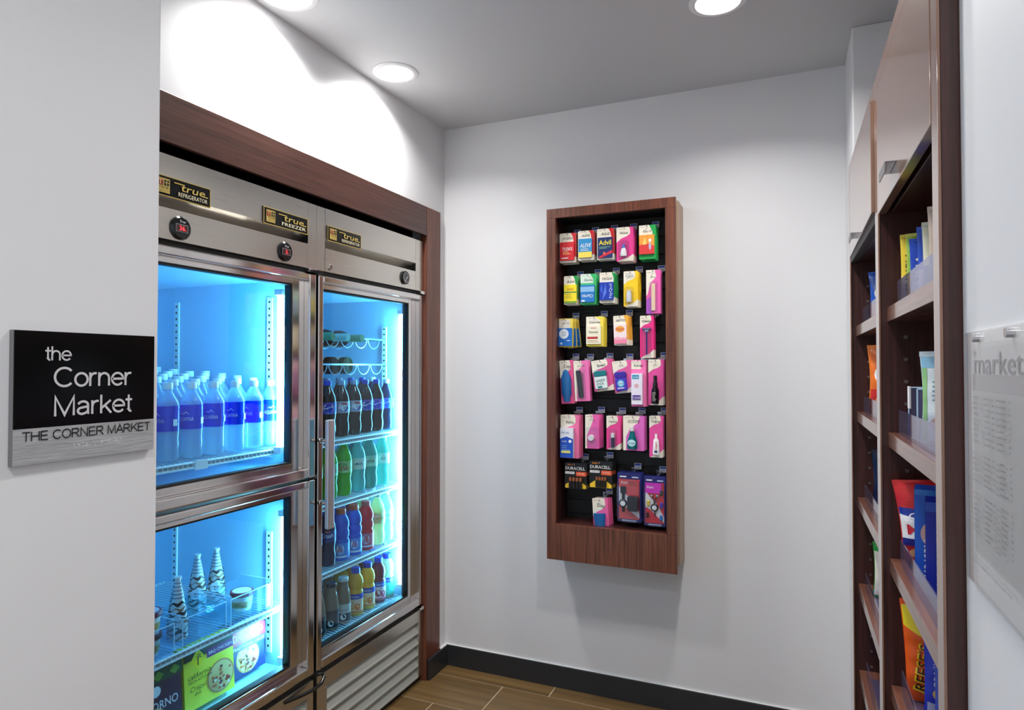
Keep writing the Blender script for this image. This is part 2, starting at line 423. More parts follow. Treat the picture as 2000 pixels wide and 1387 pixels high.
# doors
def door(y0, y1, z0, z1, label):
    root = fp(MB(), 'glass_door'); root['label'] = label
    mb = MB(); xo, xm, xg = -1.582, -1.609, -1.622
    I0 = (0, 0, 0, 0); I1 = (.028, .034, .034, .026); I2 = (.046, .092, .058, .044); I3 = tuple(v+.006 for v in I2)   # insets: near side, far side, bottom, top
    def ring(a, b, x0, x1, m):      # rectangular ring between two sets of insets
        mb.box(x0, y0+a[0], z0+a[2], x1, y0+b[0], z1-a[3], m); mb.box(x0, y1-b[1], z0+a[2], x1, y1-a[1], z1-a[3], m)
        mb.box(x0, y0+b[0], z0+a[2], x1, y1-b[1], z0+b[2], m); mb.box(x0, y0+b[0], z1-b[3], x1, y1-b[1], z1-a[3], m)
    ring(I0, I1, -1.64, xo, CHROME)
    root.data = mb.build('tmp').data; t = bpy.data.objects['tmp']; bpy.data.objects.remove(t); root.data.name = 'glass_door'
    b = root.modifiers.new('bevel', 'BEVEL'); b.width = .005; b.segments = 3; b.limit_method = 'ANGLE'
    mb = MB(); ring(I1, I2, -1.64, xm, CHROME); fp(mb, 'inner_frame', root, .001)
    mb = MB(); ring(I2, I3, -1.64, xm-.004, BLACK); fp(mb, 'gasket', root)
    fp(MB().box(xg-.004, y0+I2[0], z0+I2[2], xg, y1-I2[1], z1-I2[3], GLASS), 'glass_pane', root)
    return root
DR = door(1.899, 2.645, .357, 1.802, 'tall right glass door with bar handle')
DU = door(1.139, 1.886, 1.066, 1.802, 'upper left glass door')
DL = door(1.139, 1.886, .357, 1.056, 'lower left glass door')
h = fp(MB().box(-1.544, 1.889, .878, -1.526, 1.925, 1.272, steel('handle_steel', (214, 212, 214), .40, 'z')), 'door_handle', DR, .004)
for zz in (.968, 1.195):
    fp(MB().lathe([(.009, -1.582), (.009, -1.576), (.006, -1.573), (.006, -1.544)], CHROME, 14, (0, 1.907, zz), 'x'), 'handle_post', DR, smooth=True)
# hinges and the black door-closer loop
for yy, zz in ((1.865, 1.811), (2.628, 1.811), (2.628, .3445)):
    fp(MB().box(-1.60, yy-.03, zz-.006, -1.572, yy+.012, zz+.006, CHROME).lathe([(.007, -.008), (.007, .008)], CHROME, 12, (-1.578, yy, zz)), 'hinge', bev=.001)
fp(MB().tube([(-1.585, 1.74, .322), (-1.572, 1.80, .318), (-1.56, 1.86, .318), (-1.556, 1.895, .326), (-1.56, 1.913, .338), (-1.572, 1.918, .346), (-1.585, 1.905, .347)], .0065, BLK_GLOSS, 10), 'closer_loop', smooth=True)
fp(MB().box(-1.61, 1.845, 1.803, -1.56, 1.90, 1.812, BLK_GLOSS), 'upper_hinge_cover', bev=.003)
# grilles
def grille(y0, y1):
    gr = fp(MB().box(-1.62, y0, .283, FX, y1, .336, STEEL).box(-1.62, y0, .03, FX, y0+.055, .283, STEEL).box(-1.62, y1-.033, .03, FX, y1, .283, STEEL).box(-1.66, y0, .03, -1.655, y1, .3, BLACK), 'louver_grille', bev=.001)
    for k in range(5):
        z = .272-.0505*k
        pts = [(-.034, .004), (-.004, -.030), (0, -.036), (0, -.042), (-.005, -.044), (-.038, -.004)]
        fp(MB().prism(pts, y0+.055, y1-.033, lambda u, v, d: (FX+u, d, z+v), SLATM), 'louver_slat', gr)
grille(1.905, 2.64); grille(1.14, 1.885)
fp(MB().box(-1.66, 1.14, 0, -1.60, 2.64, .03, BLACK), 'toe_kick')
# tubes
for y, z0, z1 in ((2.588, .455, 1.71), (1.80, 1.18, 1.72), (1.826, .43, .93)):
    t = fp(MB().lathe([(.0115, z0), (.0115, z1)], TUBE, 16, (-1.668, y, 0)), 'lamp_tube', smooth=True)
    for z in (z0-.02, z1):
        fp(MB().box(-1.684, y-.016, z, -1.652, y+.016, z+.02, WHITE), 'lamp_socket', t)
# shelf standards
for x, y, z0, z1 in ((-1.78, 2.612, .42, 1.655), (-2.25, 2.612, .42, 1.655), (-1.765, 1.852, 1.13, 1.72), (-2.245, 1.852, 1.13, 1.72), (-1.76, 1.852, .42, .86), (-2.245, 1.852, .42, .86)):
    mb = MB().box(x-.012, y-.006, z0, x+.012, y, z1, WIREW)
    z = z0+.02
    while z < z1-.01: mb.box(x-.004, y-.0066, z, x+.004, y-.006, z+.008, BLACK); z += .025
    fp(mb, 'shelf_standard')
# wire shelves
TILT = .10                                               # the drink shelves slope down to the front
def wire_shelf(y0, y1, z, xf=-1.69, xb=-2.30, sl=0.0):
    mb = MB()
    for zz in (z-.004, z-.020): mb.tube([(xf, y0, zz), (xf, y1, zz)], .0038, WIREW, 6)
    for xx in (xb, (xf+xb)/2): mb.tube([(xx, y0, z-.006+sl*(xf-xx)), (xx, y1, z-.006+sl*(xf-xx))], .003, WIREW, 6)
    n = int((y1-y0)/.017)
    for k in range(n+1):
        yy = y0+(y1-y0)*k/n
        mb.tube([(xf+.003, yy, z-.021), (xf+.003, yy, z-.002), (xb, yy, z-.002+sl*(xf-xb))], .0017, WIREW, 5)
    mb.box(xf-.003, y0, z-.018, xf-.002, y1, z-.006, mat('shelf_channel', (150, 160, 166), .5))
    return fp(mb, 'wire_shelf')
RZ = [1.172, .921, .655]
for z in RZ: wire_shelf(1.95, 2.606, z-.004, sl=TILT)
wire_shelf(1.95, 2.606, .390, sl=TILT); wire_shelf(1.19, 1.846, 1.173, sl=TILT); wire_shelf(1.19, 1.846, .609)
cl = fp(MB().box(-1.688, 1.455, 1.146, -1.680, 1.50, 1.174, WHITE), 'shelf_ticket')
# bottle racks
WR = mat('rack_wire', (150, 170, 185), .3, .6)
for z, xr in ((1.592, -1.78), (1.474, -1.765)):
    mb = MB()
    for x in (xr, xr-.20):
        mb.tube([(x, 1.95, z), (x, 2.606, z)], .004, WR, 6)
        for k in range(6):
            yc = 2.03+.098*k
            mb.tube([(x, yc+.044*math.cos(t), z-.044*math.sin(t)) for t in [PI*j/10 for j in range(11)]], .0025, WR, 5)
    mb.tube([(xr, 2.60, z), (xr-.3, 2.60, z)], .005, WR, 6)
    fp(mb, 'bottle_rack')

# ================================================================== drinks
def bottle_cap(r, z0, z1, m):
    return MB().lathe([(r*.97, z0), (r, z0+.002), (r, z1-.002), (r*.9, z1), (0, z1)], m, 18)
class Kind:
    pass
SHAPES = {
 'water': ([(0,.002),(.026,0),(.032,.004),(.0345,.016),(.033,.034),(.0345,.052),(.0325,.068),(.0345,.086),(.0345,.168),(.031,.180),(.0145,.208),(.0125,.213),(.0125,.226)], (.0152, .215, .236), (.0348, .090, .166)),
 'soda': ([(0,.003),(.024,0),(.031,.006),(.0345,.03),(.0335,.05),(.0305,.068),(.0335,.088),(.0345,.1),(.0345,.145),(.032,.166),(.024,.188),(.0145,.207),(.0125,.213),(.0125,.222)], (.0148, .214, .234), (.0348, .098, .146)),
 'sport': ([(0,.002),(.031,0),(.035,.005),(.035,.080),(.031,.090),(.0345,.100),(.0345,.118),(.0305,.128),(.0345,.140),(.034,.158),(.027,.178),(.0195,.188),(.0185,.196)], (.0205, .190, .212), (.0353, .012, .074)),
 'juice': ([(0,.002),(.029,0),(.0325,.005),(.0325,.098),(.028,.108),(.0325,.122),(.0335,.140),(.029,.160),(.0195,.174),(.018,.182)], (.0195, .177, .200), (.0328, .014, .094)),
 'coffee': ([(0,.002),(.028,0),(.0315,.005),(.0315,.085),(.030,.105),(.023,.140),(.0195,.158),(.0205,.172)], (.0222, .168, .184), (.0318, .010, .078)),
}
def drink_proto(name, shape, body, cap, art, lab_col=None):
    prof, (cr, c0, c1), (lr, l0, l1) = SHAPES[shape]
    o = MB().lathe(prof, body, 22).build(name, None, smooth=True)
    bottle_cap(cr, c0, c1, cap).build('cap', o, smooth=True, world=False)
    if lab_col is not None:
        lb = MB().lathe([(lr-.0004, l0), (lr, l0), (lr, l1), (lr-.0004, l1)], lab_col if isinstance(lab_col, bpy.types.Material) else ink(lab_col), 28).build('label_band', o, smooth=True, world=False)
        if art:
            a = Art(); art(a, (l0+l1)/2, l1-l0); a.build('label_print', lb, f_wrap(lr))
    return o
WATERP = clear('water_bottle_plastic', (222, 244, 252), .26, .06, (236, 250, 255))
def drink_mat(n, rgb, op=.86): return clear(n, tuple(min(255, c*.9+20) for c in rgb), op, .05, rgb)
LBLUE = clear('blue_film', (50, 110, 240), .80, .1, (20, 84, 226))
def a_water(a, zc, h):
    a.text('AQUAFINA', 0, zc-.006, .012, (226, 238, 250), w=.052)
    a.poly([(-.016, zc+.006), (-.008, zc+.014), (-.004, zc+.010), (.004, zc+.018), (.016, zc+.006), (.004, zc+.014), (-.004, zc+.007), (-.008, zc+.011)], (190, 220, 245))
    a.rect(.05, zc-.022, .064, zc-.002, (226, 236, 246))
def globe(a, x, z, r):
    a.ell(x, z, r*1.12, r*1.12, (236, 240, 246)).ell(x, z, r, r, (225, 38, 56), 20, 10, 190).ell(x, z, r, r, (24, 60, 170), 20, 200, 370)
    a.poly([(x-r*.98, z-r*.18), (x-.3*r, z-.18*r), (x+.3*r, z+.18*r), (x+r*.98, z+.25*r), (x+r*.9, z+.42*r), (x+.2*r, z+.38*r), (x-.4*r, z+.05*r), (x-r*.98, z+.05*r)], WT)
def a_cola(a, zc, h): globe(a, .0, zc, .0195); a.text('pepsi', .042, zc, .012, WT, rot=90); globe(a, -.075, zc, .0195)
def a_diet(a, zc, h):
    for k in range(7): a.rect(-.05+.006*k, zc-h/2+.002, -.047+.006*k, zc+h/2-.002, (96, 120, 160))
    globe(a, .012, zc, .0195); a.text('diet', .042, zc, .01, NAVY, rot=90)
def a_dew(a, zc, h):
    a.text('MTN', -.004, zc+.010, .014, (20, 90, 40), bold=.03, shear=.2); a.text('DEW', .0, zc-.006, .017, (196, 24, 40), bold=.03, shear=.2)
    a.text('ZERO', .012, zc-.020, .007, WT, shear=.2)
def a_plain(word, c): 
    def f(a, zc, h): a.ell(0, zc, .022, h*.36, (240, 246, 240)); a.text(word, 0, zc, .010, c, wmax=.038, bold=.02)
    return f
def a_sport(a, zc, h): a.ell(0, zc+.006, .016, .02, (236, 244, 250)); a.text('G', 0, zc+.006, .02, ORG, bold=.03); a.rect(-.03, zc-.028, .03, zc-.022, WT, 6)
def a_juice(c1, c2):
    def f(a, zc, h):
        a.rect(-.05, zc+h*.22, .05, zc+h*.5, (22, 60, 160), 12); a.text('Ocean Spray', 0, zc+h*.36, .008, WT, w=.04)
        a.ell(-.012, zc-h*.12, .014, .016, c1).ell(.012, zc-h*.18, .013, .015, c2); a.rect(-.05, zc-h*.48, .05, zc-h*.40, c2, 12)
    return f
def a_coffee(a, zc, h): a.rect(-.04, zc-h*.5, .04, zc-h*.05, (38, 24, 30), 10); a.text('frappuccino', 0, zc+h*.16, .008, (60, 36, 30), w=.042, shear=.3); a.ell(0, zc-h*.25, .012, .012, (240, 236, 226))
def a_crush(a, zc, h): a.text('Crush', 0, zc+.004, .017, (246, 246, 250), bold=.03, shear=.2, wmax=.05); a.ell(.004, zc+.02, .012, .005, ORG)
capW = mat('cap_white', (240, 242, 244), .35); capB = mat('cap_blue', (16, 60, 190), .35); capL = mat('cap_pale_blue', (150, 185, 225), .35)
capG = mat('cap_green', (50, 190, 50), .35); capT = mat('cap_teal', (60, 180, 180), .35); capO = mat('cap_orange', (240, 92, 40), .35); capR = mat('cap_pink', (236, 110, 100), .35); capK = mat('cap_dark', (30, 34, 52), .3)
COLA = drink_mat('cola', (34, 16, 14), .94); DEWG = drink_mat('green_soda', (80, 200, 30), .85); AQUA = drink_mat('pale_aqua_soda', (120, 220, 215), .5); TEALS = drink_mat('teal_soda', (50, 170, 160), .7)
BLUES = drink_mat('blue_sport', (30, 120, 225), .88); REDS = drink_mat('red_sport', (226, 40, 60), .88); LEMO = drink_mat('lemonade', (240, 236, 190), .75); GRAPE = drink_mat('grape_soda', (26, 20, 76), .94)
MILK = drink_mat('milky_coffee', (176, 140, 112), .97); OJ = drink_mat('orange_juice', (246, 184, 56), .95); CRAN = drink_mat('cranberry_juice', (130, 36, 52), .92); PALEJ = drink_mat('pale_juice', (226, 226, 190), .8)
first = {}
def place(protokey, mk, loc, rz, label, cat, group):
    if protokey not in first: o = first[protokey] = mk()
    else: o = copy_tree(first[protokey])
    o.location = loc; o.rotation_euler.z = rz; tag(o, label, cat, group)
    return o
ORD = ['first', 'second', 'third', 'fourth', 'fifth', 'sixth', 'seventh']
# water, upper left
yw = [1.312, 1.398, 1.484, 1.570, 1.656, 1.742, 1.822]
for r in range(7):
    for c, y in enumerate(yw):
        if r == 0: lab = 'blue-labelled water bottle, %s from the left in the front row' % ORD[c] if c else 'blue-labelled water bottle at the near left end of the front row'
        else: lab = 'white-capped water bottle, %s row back, %s from the left' % (ORD[r], ORD[c])
        if c == 6 and r > 4: continue
        jx = random.uniform(-.004, .004) if r else 0
        place('water', lambda: drink_proto('water_bottle', 'water', WATERP, capW, a_water, LBLUE), (-1.735-.080*r+jx, y+random.uniform(-.004, .004)*(r > 0), 1.177+TILT*(.047+.080*r)-.0015), math.radians(-55+random.uniform(-45, 30)), lab, 'water bottle', 'water bottles on the upper shelf')
cols = {
 0: [('cola_bottle', 'soda', COLA, capB, a_cola, (14, 46, 170), 'blue-labelled cola bottle'), None],
}
def row(z, spec, pitch=.078, rows=2, cat='bottle', group=''):
    for c, (key, y, mk, desc) in enumerate(spec):
        for r in range(rows):
            lab = desc if r == 0 else 'bottle behind the ' + desc
            place(key, mk, (-1.737-pitch*r, y, z+TILT*(.047+pitch*r)-.0035), math.radians(-48+random.uniform(-14, 14)), lab[:140], cat, group)
P = drink_proto
pep = lambda: P('cola_bottle', 'soda', COLA, capB, a_cola, (16, 52, 176))
die = lambda: P('diet_cola_bottle', 'soda', COLA, capL, a_diet, (176, 188, 206))
lite = lambda: P('diet_cola_bottle', 'soda', drink_mat('pale_cola', (40, 60, 96), .8), capW, a_cola, (30, 120, 200))
row(1.1725, [('pep', 2.055, pep, 'blue-labelled cola bottle nearest the handle, half hidden by the door frame'), ('pep', 2.143, pep, 'blue-labelled cola bottle left of the silver-labelled diet bottles'), ('die', 2.230, die, 'silver striped diet cola bottle, left one of the pair'), ('die', 2.315, die, 'silver striped diet cola bottle, right one of the pair'),
   ('pep', 2.398, pep, 'blue-labelled cola bottle just right of the silver diet bottles'), ('pep', 2.482, pep, 'blue-labelled cola bottle beside the lighter bottle at the row end'), ('lite', 2.562, lite, 'light blue-labelled cola bottle with white cap by the lamp tube')], group='bottles on the cola shelf')
dew = lambda: P('green_soda_bottle', 'soda', DEWG, capG, a_dew, (150, 205, 120))
row(.9215, [('dew', 2.06, dew, 'green soda bottle mostly hidden behind the door handle'), ('dew', 2.155, dew, 'bright green soda bottle, left one in clear view'), ('dew', 2.248, dew, 'bright green soda bottle beside the pale aqua bottle'),
   ('aqua', 2.345, lambda: P('aqua_soda_bottle', 'soda', AQUA, capT, a_plain('LiMON', NAVY), (210, 232, 224)), 'pale aqua soda bottle with white label, next to the green ones'),
   ('teal', 2.435, lambda: P('teal_soda_bottle', 'soda', TEALS, capT, a_plain('GINGER', (120, 80, 20)), (150, 200, 170)), 'teal soda bottle, second from the lamp tube'),
   ('teal2', 2.53, lambda: P('teal_soda_bottle', 'soda', drink_mat('mint_soda', (90, 205, 190), .6), capT, a_plain('ALE', (150, 60, 20)), (190, 226, 214)), 'mint green soda bottle at the lamp end of its shelf')], group='bottles on the green soda shelf')
row(.6555, [('crush', 2.06, lambda: P('grape_soda_bottle', 'soda', GRAPE, capB, a_crush, (26, 26, 120)), 'dark purple grape soda bottle with white script label'),
   ('crush', 2.145, None, 'dark soda bottle with white script, beside the blue sports drink'),
   ('gb', 2.233, lambda: P('blue_sports_drink', 'sport', BLUES, capO, a_sport, (60, 140, 220)), 'blue sports drink with orange cap, left one of two'),
   ('gb', 2.320, None, 'blue sports drink with orange cap, next to the red drink'),
   ('gr', 2.407, lambda: P('red_sports_drink', 'sport', REDS, capR, a_sport, (220, 96, 110)), 'red sports drink with pink cap'),
   ('lem', 2.495, lambda: P('lemonade_bottle', 'soda', LEMO, capL, a_plain('Lemonade', (190, 120, 20)), (226, 220, 150)), 'pale yellow lemonade bottle beside the red sports drink'),
   ('lem2', 2.566, lambda: P('clear_drink_bottle', 'soda', drink_mat('clear_drink', (226, 240, 236), .5), capW, a_plain('Lite', (30, 120, 110)), (190, 225, 214)), 'whitish drink bottle at the lamp end of the sports drink shelf')], group='bottles on the sports drink shelf')
frap = lambda: P('coffee_drink_bottle', 'coffee', MILK, mat('cap_cream', (226, 226, 220), .35), a_coffee, (206, 188, 170))
oj = lambda: P('orange_juice_bottle', 'juice', OJ, capB, a_juice((250, 160, 30), ORG), (240, 190, 150))
row(.3925, [('frapk', 2.09, lambda: P('coffee_drink_bottle', 'coffee', MILK, capK, a_coffee, (60, 44, 48)), 'brown coffee drink bottle with dark lid nearest the handle side'), ('frapk', 2.172, None, 'coffee drink bottle with dark lid left of the white-lidded one'),
   ('frap', 2.250, frap, 'tan coffee drink bottle with white lid'), ('oj', 2.335, oj, 'orange juice bottle with blue cap, left one of two'), ('oj', 2.421, oj, 'orange juice bottle with blue cap, next to the red juice'),
   ('cran', 2.505, lambda: P('red_juice_bottle', 'juice', CRAN, capB, a_juice((150, 20, 40), (190, 60, 80)), (226, 190, 190)), 'dark red cranberry juice bottle with blue cap'),
   ('palej', 2.572, lambda: P('pale_juice_bottle', 'juice', PALEJ, capB, a_juice((90, 190, 160), (40, 170, 150)), (70, 190, 160)), 'pale juice bottle with green label by the lamp tube')], group='bottles on the juice shelf')
# wine in the racks
WINE = drink_mat('dark_wine_glass', (26, 20, 26), .95); WGRN = drink_mat('green_wine_glass', (30, 80, 50), .9)
def wine(y, z, body, foil, neck_out, label):
    x = -1.70 if neck_out else -1.775
    pr = [(0, 0), (.0365, 0), (.0375, .004), (.0375, .17), (.030, .195), (.0145, .215), (.0140, .275), (.0155, .276), (.0155, .285), (0, .285)]
    sg = 1 if neck_out else -1
    o = MB().lathe([(r, sg*(t-.285 if neck_out else t)) for r, t in pr], body, 22, axis='x').build('wine_bottle', None, smooth=True)
    c0, c1 = (-.075, .001) if neck_out else (-.286, -.21)
    MB().lathe([(.0162, c0), (.0165, c0+.002), (.0165, c1-.002), (.0155, c1), (0, c1)], foil, 18, axis='x').build('foil_capsule', o, smooth=True, world=False)
    l0, l1 = (-.26, -.14) if neck_out else (-.14, -.03)
    MB().lathe([(.0378, l0), (.0380, l0), (.0380, l1), (.0378, l1)], ink((206, 196, 180)), 22, axis='x').build('label_band', o, smooth=True, world=False)
    o.location = (x, y, z); tag(o, label, 'wine bottle', 'wine bottles lying in the wire racks')
fg = mat('foil_green', (40, 150, 110), .3); ft = mat('foil_teal', (120, 215, 215), .3); fb = mat('foil_black', (20, 20, 26), .3)
wine(2.128, 1.588, WGRN, fg, True, 'lying wine bottle with green foil, leftmost in the upper rack')
wine(2.226, 1.588, WINE, ft, True, 'lying dark wine bottle with pale foil in the middle of the upper rack')
wine(2.324, 1.588, WINE, fg, True, 'lying dark wine bottle with green foil, rightmost in the upper rack')
wine(2.128, 1.470, WINE, fb, False, 'lying wine bottle, leftmost in the lower rack')
wine(2.226, 1.470, WINE, fb, False, 'wine bottle lying base outward in the lower rack')
wine(2.324, 1.470, WGRN, fb, False, 'lying wine bottle, rightmost in the lower rack')

# ================================================================== freezer
FZ = .610
FACR = clear('freezer_acrylic', (238, 248, 253), .03, .03, (220, 240, 250))
def bin_(y0, y1, d, h, label):
    x1 = -1.70; x0 = x1-d; t = .003
    mb = MB(); mb.box(x0, y0, 0, x1, y1, t, FACR).box(x1-t, y0, t, x1, y1, h, FACR).box(x0, y0, t, x0+t, y1, h, FACR).box(x0+t, y0, t, x1-t, y0+t, h*1.12, FACR).box(x0+t, y1-t, t, x1-t, y1, h*1.12, FACR)
    for v in range(len(mb.v)): p = mb.v[v]; mb.v[v] = (p[0]-x1, p[1]-y0, p[2])
    o = mb.build('acrylic_bin', None, .0008); o.location = (x1, y0, FZ)
    e = MB()
    for a, b in (((0, 0, h), (0, y1-y0, h)), ((0, 0, h*1.12), (-d, 0, h*1.12)), ((0, y1-y0, h*1.12), (-d, y1-y0, h*1.12)), ((0, 0, .002), (0, 0, h)), ((0, y1-y0, .002), (0, y1-y0, h))):
        e.tube([a, b], .0018, mat('acrylic_edge', (190, 225, 245), .2), 5)
    e.build('polished_rim', o, world=False)
    tag(o, label, 'bin', 'clear bins in the freezer')
bin_(1.20, 1.40, .20, .085, 'clear acrylic bin holding cups at the left of the freezer shelf')
bin_(1.43, 1.595, .15, .085, 'clear acrylic bin with wrapped cones in the middle of the freezer shelf')
bin_(1.615, 1.80, .15, .085, 'clear acrylic bin with one cup near the freezer lamp')
CONEW = mat('cone_wrapper', (232, 224, 220), .35)
def cone(x, y, rx, label, hh=.185):
    prof = [(0, 0), (.024, 0), (.029, .004), (.031, .02), (.030, .05), (.024, .09), (.0155, hh-.045), (.009, hh-.012), (.0075, hh-.006), (.011, hh+.008), (0, hh+.006)]
    def rad(z):
        for (r0, z0), (r1, z1) in zip(prof[1:], prof[2:]):
            if z0 <= z <= z1: return r0+(r1-r0)*(z-z0)/max(1e-6, z1-z0)
        return .01
    o = MB().lathe(prof, CONEW, 20).build('ice_cream_cone', None, smooth=True)
    a = Art(); br = (70, 40, 38)
    for k in range(8):
        z = .008+.0145*k; th = .0075 if k % 2 else .0045
        pts = [(-2.2+4.4*j/24, z+.0045*math.sin(j*.9+k*1.7)) for j in range(25)]
        a.it.append((pts+[(u, v+th*(1+.5*math.sin(u*3+k))) for u, v in pts], [(j, j+1, j+26, j+25) for j in range(24)], br if k % 3 else (150, 92, 64)))
    for k in range(5):
        z = hh-.055+.011*k
        a.it.append(([(-2.2+4.4*j/24, z+.0015*math.sin(j*2.2)) for j in range(25)]+[(-2.2+4.4*j/24, z+.003+.0015*math.sin(j*2.2)) for j in range(25)], [(j, j+1, j+26, j+25) for j in range(24)], (120, 104, 130)))
    a.it.append(([(.62*math.cos(2*PI*k/18), .062+.017*math.sin(2*PI*k/18)) for k in range(18)], [tuple(range(18))], (238, 234, 236)))
    v, f, xa, xb, ya, yb_ = glyphs('CONE', 0)
    a.it.append(([((p[0]-(xa+xb)/2)*.36, .058+p[1]*.012) for p in v], f, (120, 20, 40)))
    a.build('wrapper_print', o, lambda u, v, l: ((rad(v)+.0006+l)*math.cos(u), (rad(v)+.0006+l)*math.sin(u), v))
    o.location = (x, y, FZ+.0035); o.rotation_euler = (rx, 0, math.radians(-50)); tag(o, label, 'ice cream', 'wrapped ice cream cones in the freezer')
cone(-1.80, 1.245, 0, 'brown and white wrapped ice cream cone at the far left freezer edge')
cone(-1.765, 1.466, 0, 'brown and white wrapped ice cream cone standing alone nearest the glass')
cone(-1.915, at(386, 1130, 'x', -1.915).y, 0, 'wrapped ice cream cone left of the rear pair')
cone(-1.915, at(423, 1130, 'x', -1.915).y, 0, 'wrapped ice cream cone right of the rear pair')
def cup(x, y, z, label):
    o = MB().lathe([(0, 0), (.030, 0), (.037, .058), (.0, .058)], mat('paper_cup', (236, 226, 220), .5), 24).build('ice_cream_cup', None, smooth=True)
    MB().lathe([(.0385, .05), (.040, .052), (.040, .063), (.038, .065), (0, .064)], mat('cup_lid', (120, 40, 60), .4), 24).build('lid', o, smooth=True, world=False)
    Art().ell(0, 0, .032, .032, (226, 216, 222)).text('vanilla', 0, 0, .009, (110, 30, 50)).build('lid_print', o, lambda u, v, l: (-v, u, .065+l))
    a = Art().rect(-.05, .012, .05, .034, (200, 160, 90), 10).text('DELUXE', 0, .023, .011, (90, 30, 40), w=.04); a.build('cup_print', o, lambda u, v, l: ((.0312+v*.12+l)*math.cos(u/.033), (.0312+v*.12+l)*math.sin(u/.033), v))
    o.location = (x, y, z); o.rotation_euler.z = math.radians(-50); tag(o, label, 'ice cream cup', 'ice cream cups in the freezer')
cup(-1.745, 1.345, FZ+.0035, 'lower ice cream cup of the stacked pair at the freezer left')
cup(-1.745, 1.345, FZ+.069, 'upper ice cream cup of the stacked pair at the freezer left')
cup(-1.775, 1.735, FZ+.0035, 'single ice cream cup in the bin by the freezer lamp')
def pizza_box(x, y0, y1, z, h, t, side, art, label, lean=0):
    W = y1-y0
    o = MB().box(-t, 0, 0, 0, W, h, ink(side)).build('frozen_pizza_box', None, .0015)
    a = Art(); art(a, W, h); a.build('printed_face', o, f_east(0))
    o.location = (x, y0, z); o.rotation_euler.y = math.radians(-lean); tag(o, label, 'pizza box', 'frozen pizza boxes')
    return o
def pizza(a, cx, cy, r):
    a.ell(cx, cy, r, r*.95, (198, 140, 84), 28).ell(cx, cy, r*.9, r*.85, (232, 196, 130), 28); rr = random.Random(3)
    for k in range(26):
        t = rr.uniform(0, 2*PI); d = r*.78*math.sqrt(rr.random()); a.ell(cx+d*math.cos(t), cy+d*math.sin(t)*.9, r*.11, r*.09, rr.choice([(170, 60, 50), (240, 226, 190), (110, 50, 60), (206, 110, 70)]), 8)
def a_cal(a, W, h):
    a.rect(0, 0, W, h, (238, 226, 56)).rect(0, h*.80, W, h, (40, 52, 40)).rect(W*.45, h*.72, W, h*.86, (120, 40, 110)); a.text('BBQ CHICKEN', W*.73, h*.79, h*.05, WT, w=W*.48)
    pizza(a, W*.715, h*.33, W*.28)
    a.poly([(W*.10, h*.80), (W*.24, h*.97), (W*.38, h*.80), (W*.24, h*.63)], (250, 226, 20)).poly([(W*.23, h*.70), (W*.25, h*.70), (W*.25, h*.84), (W*.23, h*.84)], K)
    for k in range(6):
        t = math.radians(-20+44*k); c, s_ = math.cos(t), math.sin(t); p = (W*.24, h*.84); a.poly([p, (p[0]+W*.05*c-W*.012*s_, p[1]+W*.05*s_+W*.012*c), (p[0]+W*.07*c, p[1]+W*.07*s_-.002)], K)
    a.text('california', W*.26, h*.56, h*.085, K, w=W*.46); a.text('PIZZA KITCHEN', W*.26, h*.475, h*.045, K, w=W*.46, bold=.02); a.text('Crispy', W*.2, h*.36, h*.08, (40, 60, 20), shear=.3); a.text('thin', W*.2, h*.27, h*.06, (40, 60, 20), shear=.3)
def a_dig(a, W, h):
    a.rect(0, 0, W, h, (40, 44, 90)).rect(0, h*.70, W, h, (70, 20, 44)); pizza(a, W*.5, h*.29, h*.285)
    a.poly([(0, h*.60), (W, h*.60), (W, h*.83), (W*.5, h*.94), (0, h*.83)], (176, 12, 30)); a.text('DIGIORNO', W*.5, h*.74, h*.125, WT, w=W*.86, bold=.02)
    a.rect(0, h*.49, W, h*.60, (60, 20, 40)); a.text('TRADITIONAL CRUST', W*.5, h*.545, h*.06, WT, w=W*.9, bold=.01)
def a_red(a, W, h):
    a.rect(0, 0, W, h, (70, 36, 60)); pizza(a, W*.5, h*.2, h*.19); a.text('DIGIORNO', W*.5, h*.42, h*.14, (236, 226, 230), w=W*.8, bold=.02); a.ell(W*.5, h*.66, h*.09, h*.09, (230, 232, 240)).rect(0, h*.8, W, h, (40, 70, 40))
    for k in range(3): a.poly([(W*(.15+.3*k), h*.9), (W*(.25+.3*k), h*.98), (W*(.35+.3*k), h*.9), (W*(.25+.3*k), h*.82)], (110, 150, 50))
pizza_box(-1.75, 1.662, 1.822, .3925, .185, .045, (60, 66, 120), a_dig, 'red frozen pizza box near the freezer lamp tube', 4)
pizza_box(-1.715, 1.455, 1.648, .3925, .190, .045, (238, 226, 56), a_cal, 'yellow-green frozen pizza box with a palm tree diamond', 4)
pizza_box(-1.715, 1.262, 1.445, .3925, .175, .045, (70, 36, 60), a_red, 'dark frozen pizza box at the lower left of the freezer', 4)

# ================================================================== medicine display on the back wall
DY, DB = 2.657, 2.837
DX0, DX1, DZ0, DZ1 = -.972, -.417, .632, 2.153
OX0, OX1, OZ0, OZ1 = -.931, -.459, .787, 2.112
Dc = empty('wall_display_case', (-.695, DB, DZ0), 'dark wood wall case hung with small packets of medicine and toiletries', 'display case')
def dp(mb, name, parent=Dc, bev=0, smooth=False):
    o = mb.build(name, None, bev, smooth); o.parent = parent
    o.matrix_parent_inverse = Matrix.Translation(Dc.location).inverted() if parent == Dc else Matrix()
    return o
T = .020
dp(MB().box(DX0, DY, DZ0, DX1, DY+T, OZ0, WV), 'front_frame_bottom', bev=.0012)
dp(MB().box(DX0, DY, OZ1, DX1, DY+T, DZ1, WV), 'front_frame_top', bev=.0012)
dp(MB().box(DX0, DY, OZ0, OX0, DY+T, OZ1, WV), 'front_frame_side', bev=.0012)
